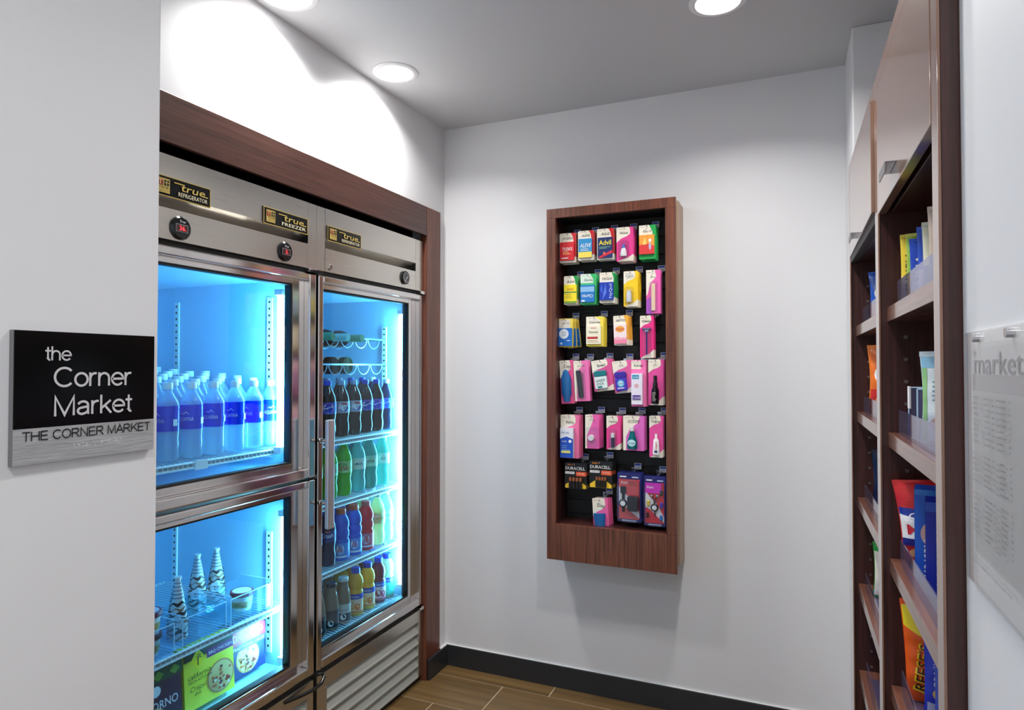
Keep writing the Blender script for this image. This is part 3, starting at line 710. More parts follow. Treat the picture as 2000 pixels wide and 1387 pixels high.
dp(MB().box(OX1, DY, OZ0, DX1, DY+T, OZ1, WV), 'front_frame_side', bev=.0012)
EDGE = wood('edge_band', (150, 122, 98), (188, 162, 136), 'z', .4)
dp(MB().box(DX0+.012, DY+T, DZ0+.01, DX0+.03, DY+T+.032, DZ1-.01, WD).box(DX1-.03, DY+T, DZ0+.01, DX1-.012, DY+T+.032, DZ1-.01, WD)
   .box(DX0+.03, DY+T, DZ0+.01, DX1-.03, DY+T+.032, DZ0+.03, WD).box(DX0+.03, DY+T, DZ1-.03, DX1-.03, DY+T+.032, DZ1-.01, WD), 'hinge_gap_frame')
y2 = DY+T+.032
dp(MB().box(DX1-.018, y2, DZ0+.02, DX1+.003, DB, DZ1-.004, EDGE), 'side_panel', bev=.001)
dp(MB().box(DX0-.003, y2, DZ0+.02, DX0+.018, DB, DZ1-.004, EDGE), 'side_panel', bev=.001)
dp(MB().box(DX0+.018, y2, DZ1-.024, DX1-.018, DB, DZ1-.004, WD), 'top_panel')
dp(MB().box(DX0+.018, y2, DZ0+.02, DX1-.018, DB, DZ0+.04, WD), 'bottom_panel')
dp(MB().box(OX0-.012, DY+T, OZ0-.012, OX0, 2.815, OZ1+.012, WD).box(OX1, DY+T, OZ0-.012, OX1+.012, 2.815, OZ1+.012, WD).box(OX0, DY+T, OZ1, OX1, 2.815, OZ1+.012, BLACK).box(OX0, DY+T, OZ0-.012, OX1, 2.815, OZ0, WD), 'inner_lining')
bk = dp(MB().box(OX0-.012, 2.815, OZ0-.012, OX1+.012, 2.83, OZ1+.012, BLACK), 'back_board')
z = OZ0+.02
while z < OZ1-.05:
    dp(MB().box(OX0+.001, 2.806, z, OX1-.001, 2.815, z+.060, mat('slat_black', (7, 7, 10), .55)), 'slat', bk, .002); z += .0762
CHR = mat('peg_chrome', (200, 200, 205), .2, 1)
PY = 2.706
def wave(a, w, h, col, top=.36, bottom=True):
    a.poly(rrect(-w/2, -h, w/2, 0, .004), col)
    a.poly([(-w/2, -.002), (-w/2+.003, 0), (w*.22, 0)]+[(w*(.22+.10*math.sin(t)), -h*top*.5*(1-math.cos(t))*.6) for t in (.6, 1.2, 1.8, 2.2)]+[(w*.12, -h*top*.62), (-w*.2, -h*top*.74), (-w/2, -h*top)], CRM)
    if bottom: a.poly([(-w/2+.004, -h), (w/2-.004, -h), (w/2, -h+.004), (w/2, -h*.80), (w*.2, -h*.90), (-w*.2, -h*.95)], CRM)
def cream(a, w, h, col, fr=.72):
    a.poly(rrect(-w/2, -h, w/2, 0, .004), CRM); a.poly([(w*.18, 0), (w/2-.004, 0), (w/2, -.004), (w/2, -h*.8), (w*.34, -h*.86), (w*.36, -h*.3), (w*.3, -h*.12)], col)
def p_box(cx, cy, w, h, t, side, draw, name='product_box'):
    def f(root):
        o = MB().box(cx-w/2, -t, cy-h/2, cx+w/2, -.0008, cy+h/2, ink(side)).build(name, root, .001, world=False)
        a = Art(); draw(a, cx, cy, w, h); a.build('product_print', o, f_front(-t))
    return f
def p_lathe(cx, cy, prof, m, name, axis_sq=.75, extra=None):
    """small round product lying against the card, flattened front to back"""
    def f(root):
        rmax = max(r for r, z in prof)
        mb = MB().lathe(prof, m, 20, (cx, 0, cy))
        mb.v = [(x, (y*axis_sq)-rmax*axis_sq-.001, z) for x, y, z in mb.v]
        o = mb.build(name, root, smooth=True, world=False)
        if extra: extra(root, o, cx, cy, -2*rmax*axis_sq-.001)
    return f
def p_blister(cx, cy, w, h, t):
    def f(root):
        MB().prism(rrect(cx-w/2, cy-h/2, cx+w/2, cy+h/2, min(w, h)*.22), -t, -.001, lambda u, v, d: (u, d, v), BLIST).build('blister', root, .002, world=False)
    return f
NPK = 0
def packs(name, label, cat, box, n, pitch, edge, draw, prods=(), tilt=0, y=PY, dx=0.0, hook=True, fan=0):
    global NPK
    x0, y0, x1, y1 = box
    a_, b_ = at(x0, y0, 'y', y), at(x1, y1, 'y', y)
    w_, h_ = b_.x-a_.x, a_.z-b_.z
    if tilt: w_ *= .9
    px, pz = (a_.x+b_.x)/2, a_.z
    root = MB().prism(rrect(-w_/2, -h_, w_/2, 0, .004), 0, .0014, lambda u, v, d: (u, d, v), ink(edge)).build(name, None)
    a = Art(); draw(a, w_, h_); a.build('printed_face', root, f_front(0))
    for p in prods: p(w_, h_)(root)
    NPK += 1
    grp = 'packets hanging behind one another in the display case'
    for k in range(n):
        o = root if k == 0 else copy_tree(root)
        o.location = (px+dx*k, y+pitch*k, pz-.0005*k); o.rotation_euler.y = math.radians(tilt+fan*k*(1 if k % 2 else -.6))
        tag(o, label if k == 0 else '%s in line behind the front %s' % (ORD[k], label.split(',')[0].split(' in the ')[0]), cat, grp if k else 'front packets in the display case')
    if hook:
        L = 2.812
        hk = dp(MB().tube([(px, L, pz-.008), (px, y-.016, pz-.008), (px, y-.022, pz-.001)], .0017, CHR, 6).box(px-.012, L-.008, pz-.02, px+.012, L, pz+.01, CHR), 'peg_hook')
        tg = dp(MB().box(px+.004, L-.022, pz+.004, px+.034, L-.020, pz+.030, WHITE).box(px+.016, L-.02, pz-.004, px+.022, L-.008, pz+.014, CHR), 'price_tag', hk)
        Art().rect(.006, .019, .032, .0285, (60, 90, 190)).text('2.50', .019, .011, .008, (40, 60, 150)).build('tag_print', tg, lambda u, v, l: (px+u, L-.022-l, pz+v)).matrix_parent_inverse = Matrix()
    return root
def small(a, w, h, word, x=0, yy=-.2, hh=.07, col=K, **k): a.text('lil drugstore', -w*.28, -h*.05, h*.022, (120, 90, 100), wmax=w*.3); a.text(word, x*w, yy*h, hh*h, col, wmax=w*.62, **k)
pb = p_box
# row 1
packs('pain_relief_packet', 'red pain tablet packet, first in the top row', 'packet', (1093, 457, 1125, 512), 5, .013, CRM, lambda a, w, h: (cream(a, w, h, RED), small(a, w, h, 'TYLENOL', yy=-.18)),
  [lambda w, h: pb(-.02*w, -.62*h, w*.86, h*.62, .007, RED, lambda a, x, y, W, H: a.rect(x-W/2, y-H/2, x+W/2, y+H/2, (216, 26, 40)).text('TYLENOL', x, y+H*.12, H*.17, WT, w=W*.78, bold=.02, shear=.2).lines(x-W*.3, x+W*.3, y-H*.06, 2, H*.1, H*.035, (250, 210, 120)).rect(x-W*.4, y-H*.4, x+W*.1, y-H*.35, WT))])
packs('pain_relief_packet', 'light blue and yellow pain tablet packet in the top row', 'packet', (1129, 452, 1160, 507), 5, .013, CRM, lambda a, w, h: (cream(a, w, h, RED), small(a, w, h, 'ALEVE', yy=-.17)),
  [lambda w, h: pb(-.02*w, -.60*h, w*.84, h*.64, .007, (40, 140, 200), lambda a, x, y, W, H: a.rect(x-W/2, y-H/2, x+W/2, y+H/2, (44, 146, 206)).rect(x-W/2, y-H/2, x+W/2, y-H*.2, (248, 222, 90)).text('ALEVE', x, y+H*.14, H*.2, WT, w=W*.8, bold=.03, shear=.25).lines(x-W*.35, x+W*.3, y-H*.06, 2, H*.08, H*.025, WT))])
packs('pain_relief_packet', 'navy pain tablet packet with yellow lettering in the top row', 'packet', (1166, 448, 1199, 506), 4, .012, CRM, lambda a, w, h: (cream(a, w, h, RED), small(a, w, h, 'Advil', yy=-.17, hh=.09, bold=.01)),
  [lambda w, h: pb(0, -.62*h, w*.86, h*.66, .007, NAVY, lambda a, x, y, W, H: a.rect(x-W/2, y-H/2, x+W/2, y+H/2, (20, 42, 104)).text('Advil', x, y+H*.25, H*.24, (246, 232, 30), w=W*.84, bold=.03).lines(x-W*.4, x+W*.4, y+H*.02, 2, H*.06, H*.02, (140, 210, 140)).poly([(x-W/2, y-H*.48), (x-W*.2, y-H*.36), (x+W/2, y-H*.14), (x+W/2, y-H*.28), (x-W*.3, y-H*.5)], (214, 40, 60)).ell(x-W*.05, y-H*.27, W*.08, W*.08, (240, 120, 70), 12))])
def visine(root, o, cx, cy, yf): MB().lathe([(.006, cy+.034), (.006, cy+.048), (0, cy+.048)], mat('blue_cap', (80, 130, 220), .4), 14, (cx, yf/2, 0)).build('bottle_cap', root, smooth=True, world=False)
packs('eye_drop_packet', 'pink packet with a white eye drop bottle in the top row', 'packet', (1204, 445, 1237, 509), 5, .016, (236, 60, 120), lambda a, w, h: (wave(a, w, h, PNK, .44), small(a, w, h, 'Visine', x=-.05, yy=-.17)),
  [lambda w, h: p_lathe(-.05*w, -.86*h, [(0, 0), (.013, 0), (.014, .01), (.010, .028), (.006, .036), (0, .036)], WHITE, 'eye_drop_bottle', .6, visine), lambda w, h: p_blister(-.05*w, -.66*h, w*.6, h*.52, .018)])
packs('cold_remedy_packet', 'green packet with an orange and red picture, last in the top row', 'packet', (1248, 441, 1281, 505), 5, .016, (20, 160, 70), lambda a, w, h: (a.poly(rrect(-w/2, -h, w/2, 0, .004), (30, 170, 80)), a.poly([(-w/2, 0), (w*.1, 0), (w*.3, -.2*h), (w*.3, -.3*h), (-w/2, -.3*h)], CRM), small(a, w, h, 'Gas-X', yy=-.18)),
  [lambda w, h: pb(-.02*w, -.58*h, w*.9, h*.56, .009, (240, 130, 60), lambda a, x, y, W, H: a.rect(x-W/2, y-H/2, x+W/2, y+H/2, (246, 160, 60)).poly([(x-W/2, y-H/2), (x+W/2, y-H/2), (x+W/2, y-H*.1), (x-W*.1, y+H*.1), (x-W/2, y-H*.05)], (226, 60, 60)).ell(x+W*.22, y+H*.2, W*.1, W*.12, WT, 14).ell(x+W*.22, y-H*.1, W*.08, H*.2, (190, 190, 220), 14).poly([(x-W*.3, y), (x-W*.1, y+H*.4), (x+.02*W, y)], (250, 210, 110)))])
# row 2
packs('pain_relief_packet', 'yellow pain tablet packet, first in the second row', 'packet', (1101.5, 540, 1128, 594.6), 4, .015, CRM, lambda a, w, h: (cream(a, w, h, GRN), small(a, w, h, 'Advil', yy=-.2, hh=.09)),
  [lambda w, h: pb(0, -.63*h, w*.92, h*.64, .007, YEL, lambda a, x, y, W, H: a.rect(x-W/2, y-H/2, x+W/2, y+H/2, (250, 226, 40)).text('Advil', x, y+H*.26, H*.16, (190, 60, 40), w=W*.5, bold=.02).rect(x-W/2, y+H*.06, x+W/2, y+H*.12, (60, 130, 80)).lines(x-W*.4, x+W*.4, y-H*.04, 3, H*.09, H*.02, (150, 130, 40)).rect(x-W/2, y-H/2, x+W/2, y-H*.4, (120, 170, 60)))])
packs('allergy_packet', 'green and blue allergy tablet packet with upside-down print', 'packet', (1134, 536, 1165, 594), 4, .014, GRN, lambda a, w, h: (a.poly(rrect(-w/2, -h, w/2, 0, .004), (60, 190, 110)), a.poly([(-w/2, 0), (w*.1, 0), (w*.3, -.18*h), (w*.3, -.3*h), (-w/2, -.3*h)], (226, 242, 226)), small(a, w, h, 'Claritin', yy=-.2)),
  [lambda w, h: pb(-.04*w, -.65*h, w*.88, h*.56, .008, BLU, lambda a, x, y, W, H: a.rect(x-W/2, y-H/2, x+W/2, y+H/2, (30, 120, 200)).rect(x-W/2, y+H*.1, x+W/2, y+H*.4, (140, 190, 230)).text('Claritin', x, y-H*.15, H*.18, WT, w=W*.8, rot=180, bold=.02).ell(x-W*.3, y-H*.42, W*.14, H*.05, WT, 12))])
packs('cold_medicine_packet', 'packet with a crinkled dark blue sachet in the second row', 'packet', (1171, 533, 1201, 591), 5, .016, (30, 150, 80), lambda a, w, h: (a.poly(rrect(-w/2, -h, w/2, 0, .004), CRM), a.poly([(w*.3, 0), (w/2, -.004), (w/2, -h*.8), (w*.4, -h*.85), (w*.42, -.2*h)], GRN), small(a, w, h, 'NyQuil', yy=-.2, hh=.08)),
  [lambda w, h: pb(-.02*w, -.62*h, w*.9, h*.58, .010, (20, 50, 160), lambda a, x, y, W, H: a.rect(x-W/2, y-H/2, x+W/2, y+H/2, (22, 56, 176)).poly([(x-W*.3, y-H/2), (x-W*.05, y+H*.45), (x, y-H*.1)], (90, 130, 220)).poly([(x-W*.45, y+H*.1), (x-W*.3, y+H*.4), (x-W*.25, y-H*.2)], (60, 100, 210)).text('NyQuil', x+W*.3, y, W*.2, (200, 226, 250), rot=90, w=H*.8), 'sachet')])
packs('ear_plug_packet', 'yellow packet with a small white bottle in the second row', 'packet', (1218, 530.5, 1246, 598), 5, .017, (246, 206, 20), lambda a, w, h: (wave(a, w, h, (250, 208, 30), .38), a.ell(-.1*w, -.13*h, w*.28, h*.08, (230, 226, 214)), small(a, w, h, 'Tums', x=-.1, yy=-.14, col=(160, 160, 150))),
  [lambda w, h: p_lathe(-.1*w, -.88*h, [(0, 0), (.011, 0), (.011, .034), (.009, .036), (.009, .05), (0, .05)], mat('grey_plastic', (206, 208, 212), .35), 'small_bottle', .6), lambda w, h: p_blister(-.1*w, -.70*h, w*.6, h*.5, .016)])
packs('emery_board_packet', 'tall pink packet with a cream nail file, last in the second row', 'packet', (1262, 528, 1290.5, 612), 4, .012, (240, 90, 170), lambda a, w, h: (a.poly(rrect(-w/2, -h, w/2, 0, .004), (240, 100, 180)), a.poly([(-w/2, 0), (w*.1, 0), (w*.2, -.16*h), (-w*.2, -.3*h), (-w*.4, -.55*h), (-w/2, -.6*h)], CRM), a.poly([(-w/2, -h), (-w*.1, -h), (-.1*w, -.6*h), (-w/2, -.68*h)], (180, 90, 200)), small(a, w, h, 'Emery', yy=-.16, hh=.03)),
  [lambda w, h: pb(0, -.62*h, w*.26, h*.62, .004, (240, 214, 176), lambda a, x, y, W, H: a.rect(x-W/2, y-H/2, x+W/2, y+H/2, (244, 220, 184)), 'nail_file'), lambda w, h: p_blister(0, -.62*h, w*.6, h*.7, .010)])
# row 3
packs('hygiene_packet', 'yellow packet with a blue and white sachet, first in the third row', 'packet', (1092, 622.7, 1119, 678), 5, .015, (244, 196, 40), lambda a, w, h: (a.poly(rrect(-w/2, -h, w/2, 0, .004), (246, 220, 90)), a.rect(-w/2, -.34*h, w*.3, -.004, CRM), small(a, w, h, 'wet ones', yy=-.16, hh=.05, col=GRY)),
  [lambda w, h: pb(-.02*w, -.65*h, w*.95, h*.62, .006, BLU, lambda a, x, y, W, H: a.rect(x-W/2, y-H/2, x+W/2, y+H/2, (24, 110, 200)).ell(x-W*.1, y+H*.18, W*.36, H*.28, (232, 240, 248)).text('first', x-W*.1, y+H*.26, H*.1, (60, 100, 170), shear=.2).text('aid', x-W*.1, y+H*.12, H*.1, (60, 100, 170), shear=.2).ell(x-W*.3, y-H*.36, W*.09, W*.09, (190, 214, 240), 12).rect(x+.1*W, y-H*.22, x+W*.36, y-H*.18, WT))], dx=.002, fan=2.5)
packs('diarrhea_tablet_packet', 'yellow packet with a cream tablet box in the third row', 'packet', (1145, 619, 1179, 676), 5, .014, (240, 214, 60), lambda a, w, h: (a.poly(rrect(-w/2, -h, w/2, 0, .004), (246, 226, 80)), a.poly([(-w/2, 0), (0, 0), (w*.3, -.12*h), (w*.3, -.32*h), (-w/2, -.32*h)], CRM), small(a, w, h, 'Diamode', yy=-.19, hh=.075, bold=.01)),
  [lambda w, h: pb(-.06*w, -.62*h, w*.84, h*.62, .007, CRM, lambda a, x, y, W, H: a.rect(x-W/2, y-H/2, x+W/2, y+H/2, (246, 240, 214)).text('Diamode', x, y+H*.16, H*.13, (40, 30, 30), w=W*.62, bold=.02).rect(x-W*.42, y-H*.22, x+W*.3, y-H*.10, (190, 50, 50)).lines(x-W*.4, x+W*.4, y-H*.32, 2, H*.08, H*.02, (200, 140, 110)).rect(x-W*.2, y+H*.36, x+W*.2, y+H*.40, (236, 150, 160)))])
packs('antacid_packet', 'cream and pink packet with an orange emblem in the third row', 'packet', (1196, 617, 1228, 674), 4, .016, (246, 176, 60), lambda a, w, h: (cream(a, w, h, (246, 180, 60)), small(a, w, h, 'PEPTO', x=-.02, yy=-.17, hh=.075, col=(80, 80, 86), shear=.2)),
  [lambda w, h: pb(-.04*w, -.62*h, w*.86, h*.66, .007, (250, 226, 226), lambda a, x, y, W, H: a.rect(x-W/2, y-H/2, x+W/2, y+H/2, (252, 232, 232)).ell(x, y+H*.24, W*.36, H*.16, (246, 170, 70)).text('Pepto', x, y+H*.25, H*.13, (214, 50, 70), bold=.03).rect(x-W/2, y-H/2, x+W/2, y-H*.2, (246, 140, 170)).poly([(x-W/2, y-H*.2), (x-W*.2, y-H*.14), (x+W*.2, y-H*.24), (x+W/2, y-H*.16), (x+W/2, y-H*.3), (x-W/2, y-H*.3)], (250, 180, 200)))], tilt=-2, dx=.002)
def p_razor(w, h):
    def f(root):
        m = mat('razor_navy', (34, 40, 130), .35)
        o = MB().tube([(0, -.006, -.92*h), (.001, -.008, -.7*h), (0, -.006, -.36*h)], w*.055, m, 8).build('razor_handle', root, smooth=True, world=False)
        MB().box(-w*.32, -.009, -.30*h, w*.32, -.002, -.335*h, m).box(-w*.30, -.0105, -.305*h, w*.30, -.009, -.315*h, CHR).prism([(-w*.18, -.335*h), (w*.18, -.335*h), (w*.05, -.40*h), (-w*.05, -.40*h)], -.008, -.003, lambda u, v, d: (u, d, v), mat('razor_pale', (170, 180, 220), .3)).build('razor_head', root, world=False)
    return f
packs('razor_packet', 'tall magenta packet with a navy razor in the third row', 'packet', (1250, 617, 1277, 699), 4, .014, (236, 40, 130), lambda a, w, h: (wave(a, w, h, (238, 44, 136), .30), small(a, w, h, 'Gillette', x=-.05, yy=-.13, hh=.055, bold=.02)), [p_razor, lambda w, h: p_blister(0, -.62*h, w*.66, h*.72, .014)])
# row 4
packs('hair_gel_packet', 'pink packet with a blue gel tube, first in the fourth row', 'packet', (1091, 704, 1120, 789), 3, .016, (240, 90, 150), lambda a, w, h: (wave(a, w, h, (240, 90, 150), .42, False), small(a, w, h, 'Dep', x=.1, yy=-.14, hh=.07)),
  [lambda w, h: p_lathe(-.02*w, -.95*h, [(0, 0), (.014, 0), (.015, .02), (.022, .03), (.023, .10), (.010, .135), (.002, .14), (0, .14)], clear('gel_tube', (120, 190, 230), .7, .1, (60, 150, 220)), 'gel_tube', .4)], tilt=-3)
def p_comb(w, h):
    def f(root):
        m = mat('comb_black', (40, 40, 48), .4)
        o = MB().prism(rrect(-w*.30, -.92*h, w*.02, -.24*h, w*.08), -.006, -.002, lambda u, v, d: (u+.05*w*math.sin(v*30), d, v), m).build('comb', root, .001, world=False)
        mb = MB()
        for k in range(22): mb.box(w*.02, -.005, -.30*h-k*.0275*h, w*.12, -.003, -.30*h-k*.0275*h-.0012, m)
        mb.build('comb_teeth', o, world=False)['kind'] = 'stuff'
    return f
packs('comb_packet', 'pink packet with a black pocket comb in the fourth row', 'packet', (1118, 704.5, 1151, 784), 3, .014, (244, 120, 180), lambda a, w, h: (a.poly(rrect(-w/2, -h, w/2, 0, .004), (244, 120, 184)), a.poly([(-w/2, 0), (.0, 0), (w*.1, -.12*h), (-w*.25, -.25*h), (-w*.4, -h), (-w/2, -h)], CRM), small(a, w, h, 'COMB', yy=-.13, hh=.05, col=(150, 140, 150))), [p_comb, lambda w, h: p_blister(-.05*w, -.58*h, w*.6, h*.76, .012)], tilt=-3)
def p_deo(capc, bodyc, dec):
    def g(w, h):
        def f(root):
            o = MB().prism(rrect(-w*.40, -.93*h, w*.22, -.52*h, .006), -.016, -.001, lambda u, v, d: (u, d, v), ink(bodyc)).build('deodorant_stick', root, .003, world=False)
            MB().prism(rrect(-w*.41, -.54*h, w*.23, -.34*h, .010), -.017, -.001, lambda u, v, d: (u, d, v), ink(capc)).build('deodorant_cap', root, .003, world=False)
            a = Art(); dec(a, -.09*w, -.73*h, w*.56, h*.36); a.build('product_print', o, f_front(-.016))
        return f
    return g
packs('deodorant_packet', 'tilted packet with a teal-capped white deodorant stick', 'packet', (1152, 703, 1195, 764), 3, .020, (226, 90, 150), lambda a, w, h: (wave(a, w, h, (226, 86, 150), .40), small(a, w, h, 'Speed', x=-.02, yy=-.17, hh=.08, bold=.02)),
  [p_deo((14, 120, 128), (226, 240, 238), lambda a, x, y, W, H: a.text('SPEED', x, y+H*.18, H*.2, (16, 60, 60), w=W*.8, bold=.02, rot=8).text('STICK', x-W*.05, y-H*.12, H*.2, (16, 60, 60), w=W*.66, bold=.02, rot=8).rect(x-W*.3, y-H*.45, x+W*.1, y-H*.3, (20, 130, 130)))], tilt=-7, dx=.003)
packs('deodorant_packet', 'tilted packet with a violet deodorant stick', 'packet', (1193, 704.5, 1233, 768), 3, .018, (226, 90, 150), lambda a, w, h: (wave(a, w, h, (230, 96, 160), .38), small(a, w, h, 'Lady', x=-.02, yy=-.15, hh=.05, col=(110, 110, 116))),
  [p_deo((60, 36, 160), (70, 50, 190), lambda a, x, y, W, H: a.ell(x, y+H*.08, W*.34, W*.34, (80, 190, 210)).ell(x, y+H*.08, W*.24, W*.24, (190, 226, 240)).text('speed', x, y+H*.08, H*.12, (70, 50, 190)).rect(x-W*.36, y-H*.36, x+W*.3, y-H*.28, WT))], tilt=-6, dx=.003)
packs('feminine_care_packet', 'pink packet with a tall white box and red star', 'packet', (1233, 703, 1262, 794.6), 4, .018, (246, 110, 170), lambda a, w, h: (a.poly(rrect(-w/2, -h, w/2, 0, .004), (246, 120, 180)), a.rect(-w/2, -.2*h, w*.15, -.004, CRM), small(a, w, h, 'Kotex', yy=-.12, hh=.055)),
  [lambda w, h: pb(-.06*w, -.62*h, w*.74, h*.66, .020, (236, 228, 246), lambda a, x, y, W, H: (a.rect(x-W/2, y-H/2, x+W/2, y+H/2, (240, 234, 248)), a.rect(x-W*.42, y+H*.32, x+W*.2, y+H*.45, (20, 150, 190)), a.text('multi', x-W*.1, y+H*.385, H*.06, WT), [a.poly([(x-W*.02+.4*W*math.cos(t-.14)*.5, y+H*.1+.4*W*math.sin(t-.14)*.5), (x-W*.02, y+H*.1), (x-W*.02+.4*W*math.cos(t+.14)*.5, y+H*.1+.4*W*math.sin(t+.14)*.5)], (226, 60, 60)) for t in [k*PI/3.5 for k in range(7)]], a.rect(x-W*.4, y-H*.34, x+W*.36, y-H*.2, (90, 60, 150)), a.text('2 pads', x-W*.02, y-H*.27, H*.07, WT)))])
def p_spray(w, h):
    def f(root):
        MB().lathe([(0, 0), (.0135, 0), (.0145, .003), (.0145, .055), (.0085, .068), (.0085, .07), (0, .07)], mat('black_bottle', (16, 16, 22), .2), 20, (-.02*w, -.016, -.96*h)).build('spray_bottle', root, smooth=True, world=False)
        MB().lathe([(.0085, .07), (.0085, .085), (.006, .09), (.006, .115), (0, .116)], mat('black_cap', (24, 24, 28), .35), 18, (-.02*w, -.016, -.96*h)).build('spray_cap', root, smooth=True, world=False)
        Art().lines(-.02*w-.008, -.02*w+.008, -.96*h+.045, 7, .0055, .002, (190, 190, 180)).build('product_print', root, f_front(-.0312))
    return f
packs('hair_spray_packet', 'pink packet with a small black spray bottle, last in the fourth row', 'packet', (1266, 702, 1296.5, 792), 3, .018, (230, 70, 150), lambda a, w, h: (wave(a, w, h, (232, 80, 160), .30), small(a, w, h, 'spray', x=-.05, yy=-.12, hh=.03, col=GRY)), [p_spray])
# row 5
packs('contact_solution_packet', 'pink packet with a white and blue solution box, first in the fifth row', 'packet', (1095, 810, 1131, 896), 4, .020, (244, 110, 160), lambda a, w, h: (wave(a, w, h, (244, 120, 170), .40, False), small(a, w, h, 'ReNu', x=.02, yy=-.17, hh=.06)),
  [lambda w, h: pb(-.10*w, -.64*h, w*.70, h*.68, .020, (226, 230, 244), lambda a, x, y, W, H: a.rect(x-W/2, y-H/2, x+W/2, y+H/2, (236, 238, 246)).rect(x-W/2, y-H/2, x+W/2, y+H*.14, (30, 80, 190)).poly([(x-W/2, y+H*.14), (x, y+H*.22), (x+W/2, y+H*.14)], (30, 80, 190)).text('re nu', x-W*.1, y+H*.36, H*.09, (60, 90, 170)).text('fresh', x-W*.16, y+H*.06, H*.055, WT).ell(x+W*.28, y+H*.06, W*.12, W*.12, WT, 14).lines(x-W*.36, x+W*.3, y-H*.1, 3, H*.07, H*.015, (150, 190, 240)).rect(x-W*.4, y-H*.34, x+W*.3, y-H*.26, (230, 226, 130)))])
packs('dental_floss_packet', 'pink packet with a round white floss case in the fifth row', 'packet', (1143, 810, 1170, 877), 5, .019, (244, 80, 150), lambda a, w, h: (a.poly(rrect(-w/2, -h, w/2, 0, .004), (242, 100, 180)), a.poly([(-w/2, 0), (.0, 0), (w*.1, -.12*h), (-w*.1, -.35*h), (-w*.35, -.6*h), (-w*.38, -h), (-w/2, -h)], CRM), small(a, w, h, 'Dental', yy=-.14, hh=.04, col=(120, 120, 90))),
  [lambda w, h: (lambda root: MB().lathe([(0, -.010), (.012, -.010), (.0135, -.008), (.0135, -.001)], WHITE, 24, (-.05*w, 0, -.68*h), 'y').build('floss_case', root, smooth=True, world=False)), lambda w, h: p_blister(.02*w, -.66*h, w*.8, h*.6, .014)])
packs('lip_balm_packet', 'pink packet with a dark lip balm stick in the fifth row', 'packet', (1184.5, 812, 1212, 879), 4, .013, (240, 60, 120), lambda a, w, h: (wave(a, w, h, (238, 70, 150), .38), small(a, w, h, 'ChapStick', x=-.04, yy=-.17, hh=.05, shear=.2)),
  [lambda w, h: p_lathe(-.02*w, -.93*h, [(0, 0), (.0075, 0), (.0075, .042), (0, .042)], mat('balm_dark', (40, 36, 70), .3), 'lip_balm', .9, lambda root, o, cx, cy, yf: MB().lathe([(.0078, cy+.042), (.0078, cy+.060), (0, cy+.061)], WHITE, 16, (cx, yf/2, 0)).build('lip_balm_cap', root, smooth=True, world=False)), lambda w, h: p_blister(-.02*w, -.68*h, w*.5, h*.56, .018)])
def scope_art(root, o, cx, cy, yf):
    MB().lathe([(.008, cy+.075), (.0085, cy+.092), (0, cy+.092)], WHITE, 16, (cx, yf/2, 0)).build('mouthwash_cap', root, smooth=True, world=False)
    Art().ell(cx, cy+.026, .017, .014, (200, 236, 240)).text('Scope', cx, cy+.026, .011, (20, 90, 140), w=.028, bold=.02, shear=.2).build('product_print', root, f_front(yf))
packs('mouthwash_packet', 'pink packet with a green-blue mouthwash bottle in the fifth row', 'packet', (1217, 812, 1258, 881.5), 4, .020, (236, 90, 180), lambda a, w, h: (a.poly(rrect(-w/2, -h, w/2, 0, .004), (232, 110, 200)), a.poly([(-w/2, 0), (w*.3, 0), (w*.2, -.2*h), (-w*.15, -.35*h), (-w*.36, -.6*h), (-w*.36, -h), (-w/2, -h)], CRM), small(a, w, h, 'SCOPE', yy=-.16, hh=.08, shear=.2)),
  [lambda w, h: p_lathe(-.03*w, -.94*h, [(0, 0), (.020, 0), (.0215, .01), (.0215, .03), (.013, .055), (.009, .074), (0, .074)], drink_mat('mouthwash', (20, 140, 150), .9), 'mouthwash_bottle', .55, scope_art)])
def colg(root, o, cx, cy, yf): Art().text('Colgate', cx, cy+.035, .008, (206, 40, 60), rot=90, w=.036, bold=.02).rect(cx-.006, cy+.008, cx+.006, cy+.016, NAVY).build('product_print', root, f_front(yf))
packs('toothpaste_packet', 'pink and cream packet with a white toothpaste tube, last in the fifth row', 'packet', (1268, 812, 1295.5, 894.5), 3, .015, CRM, lambda a, w, h: (wave(a, w, h, (234, 80, 160), .30), small(a, w, h, 'Colgate', x=-.04, yy=-.13, hh=.05)),
  [lambda w, h: p_lathe(.02*w, -.92*h, [(0, 0), (.015, 0), (.015, .004), (.011, .06), (.005, .066), (.005, .085), (0, .085)], WHITE, 'toothpaste_tube', .5, colg)])
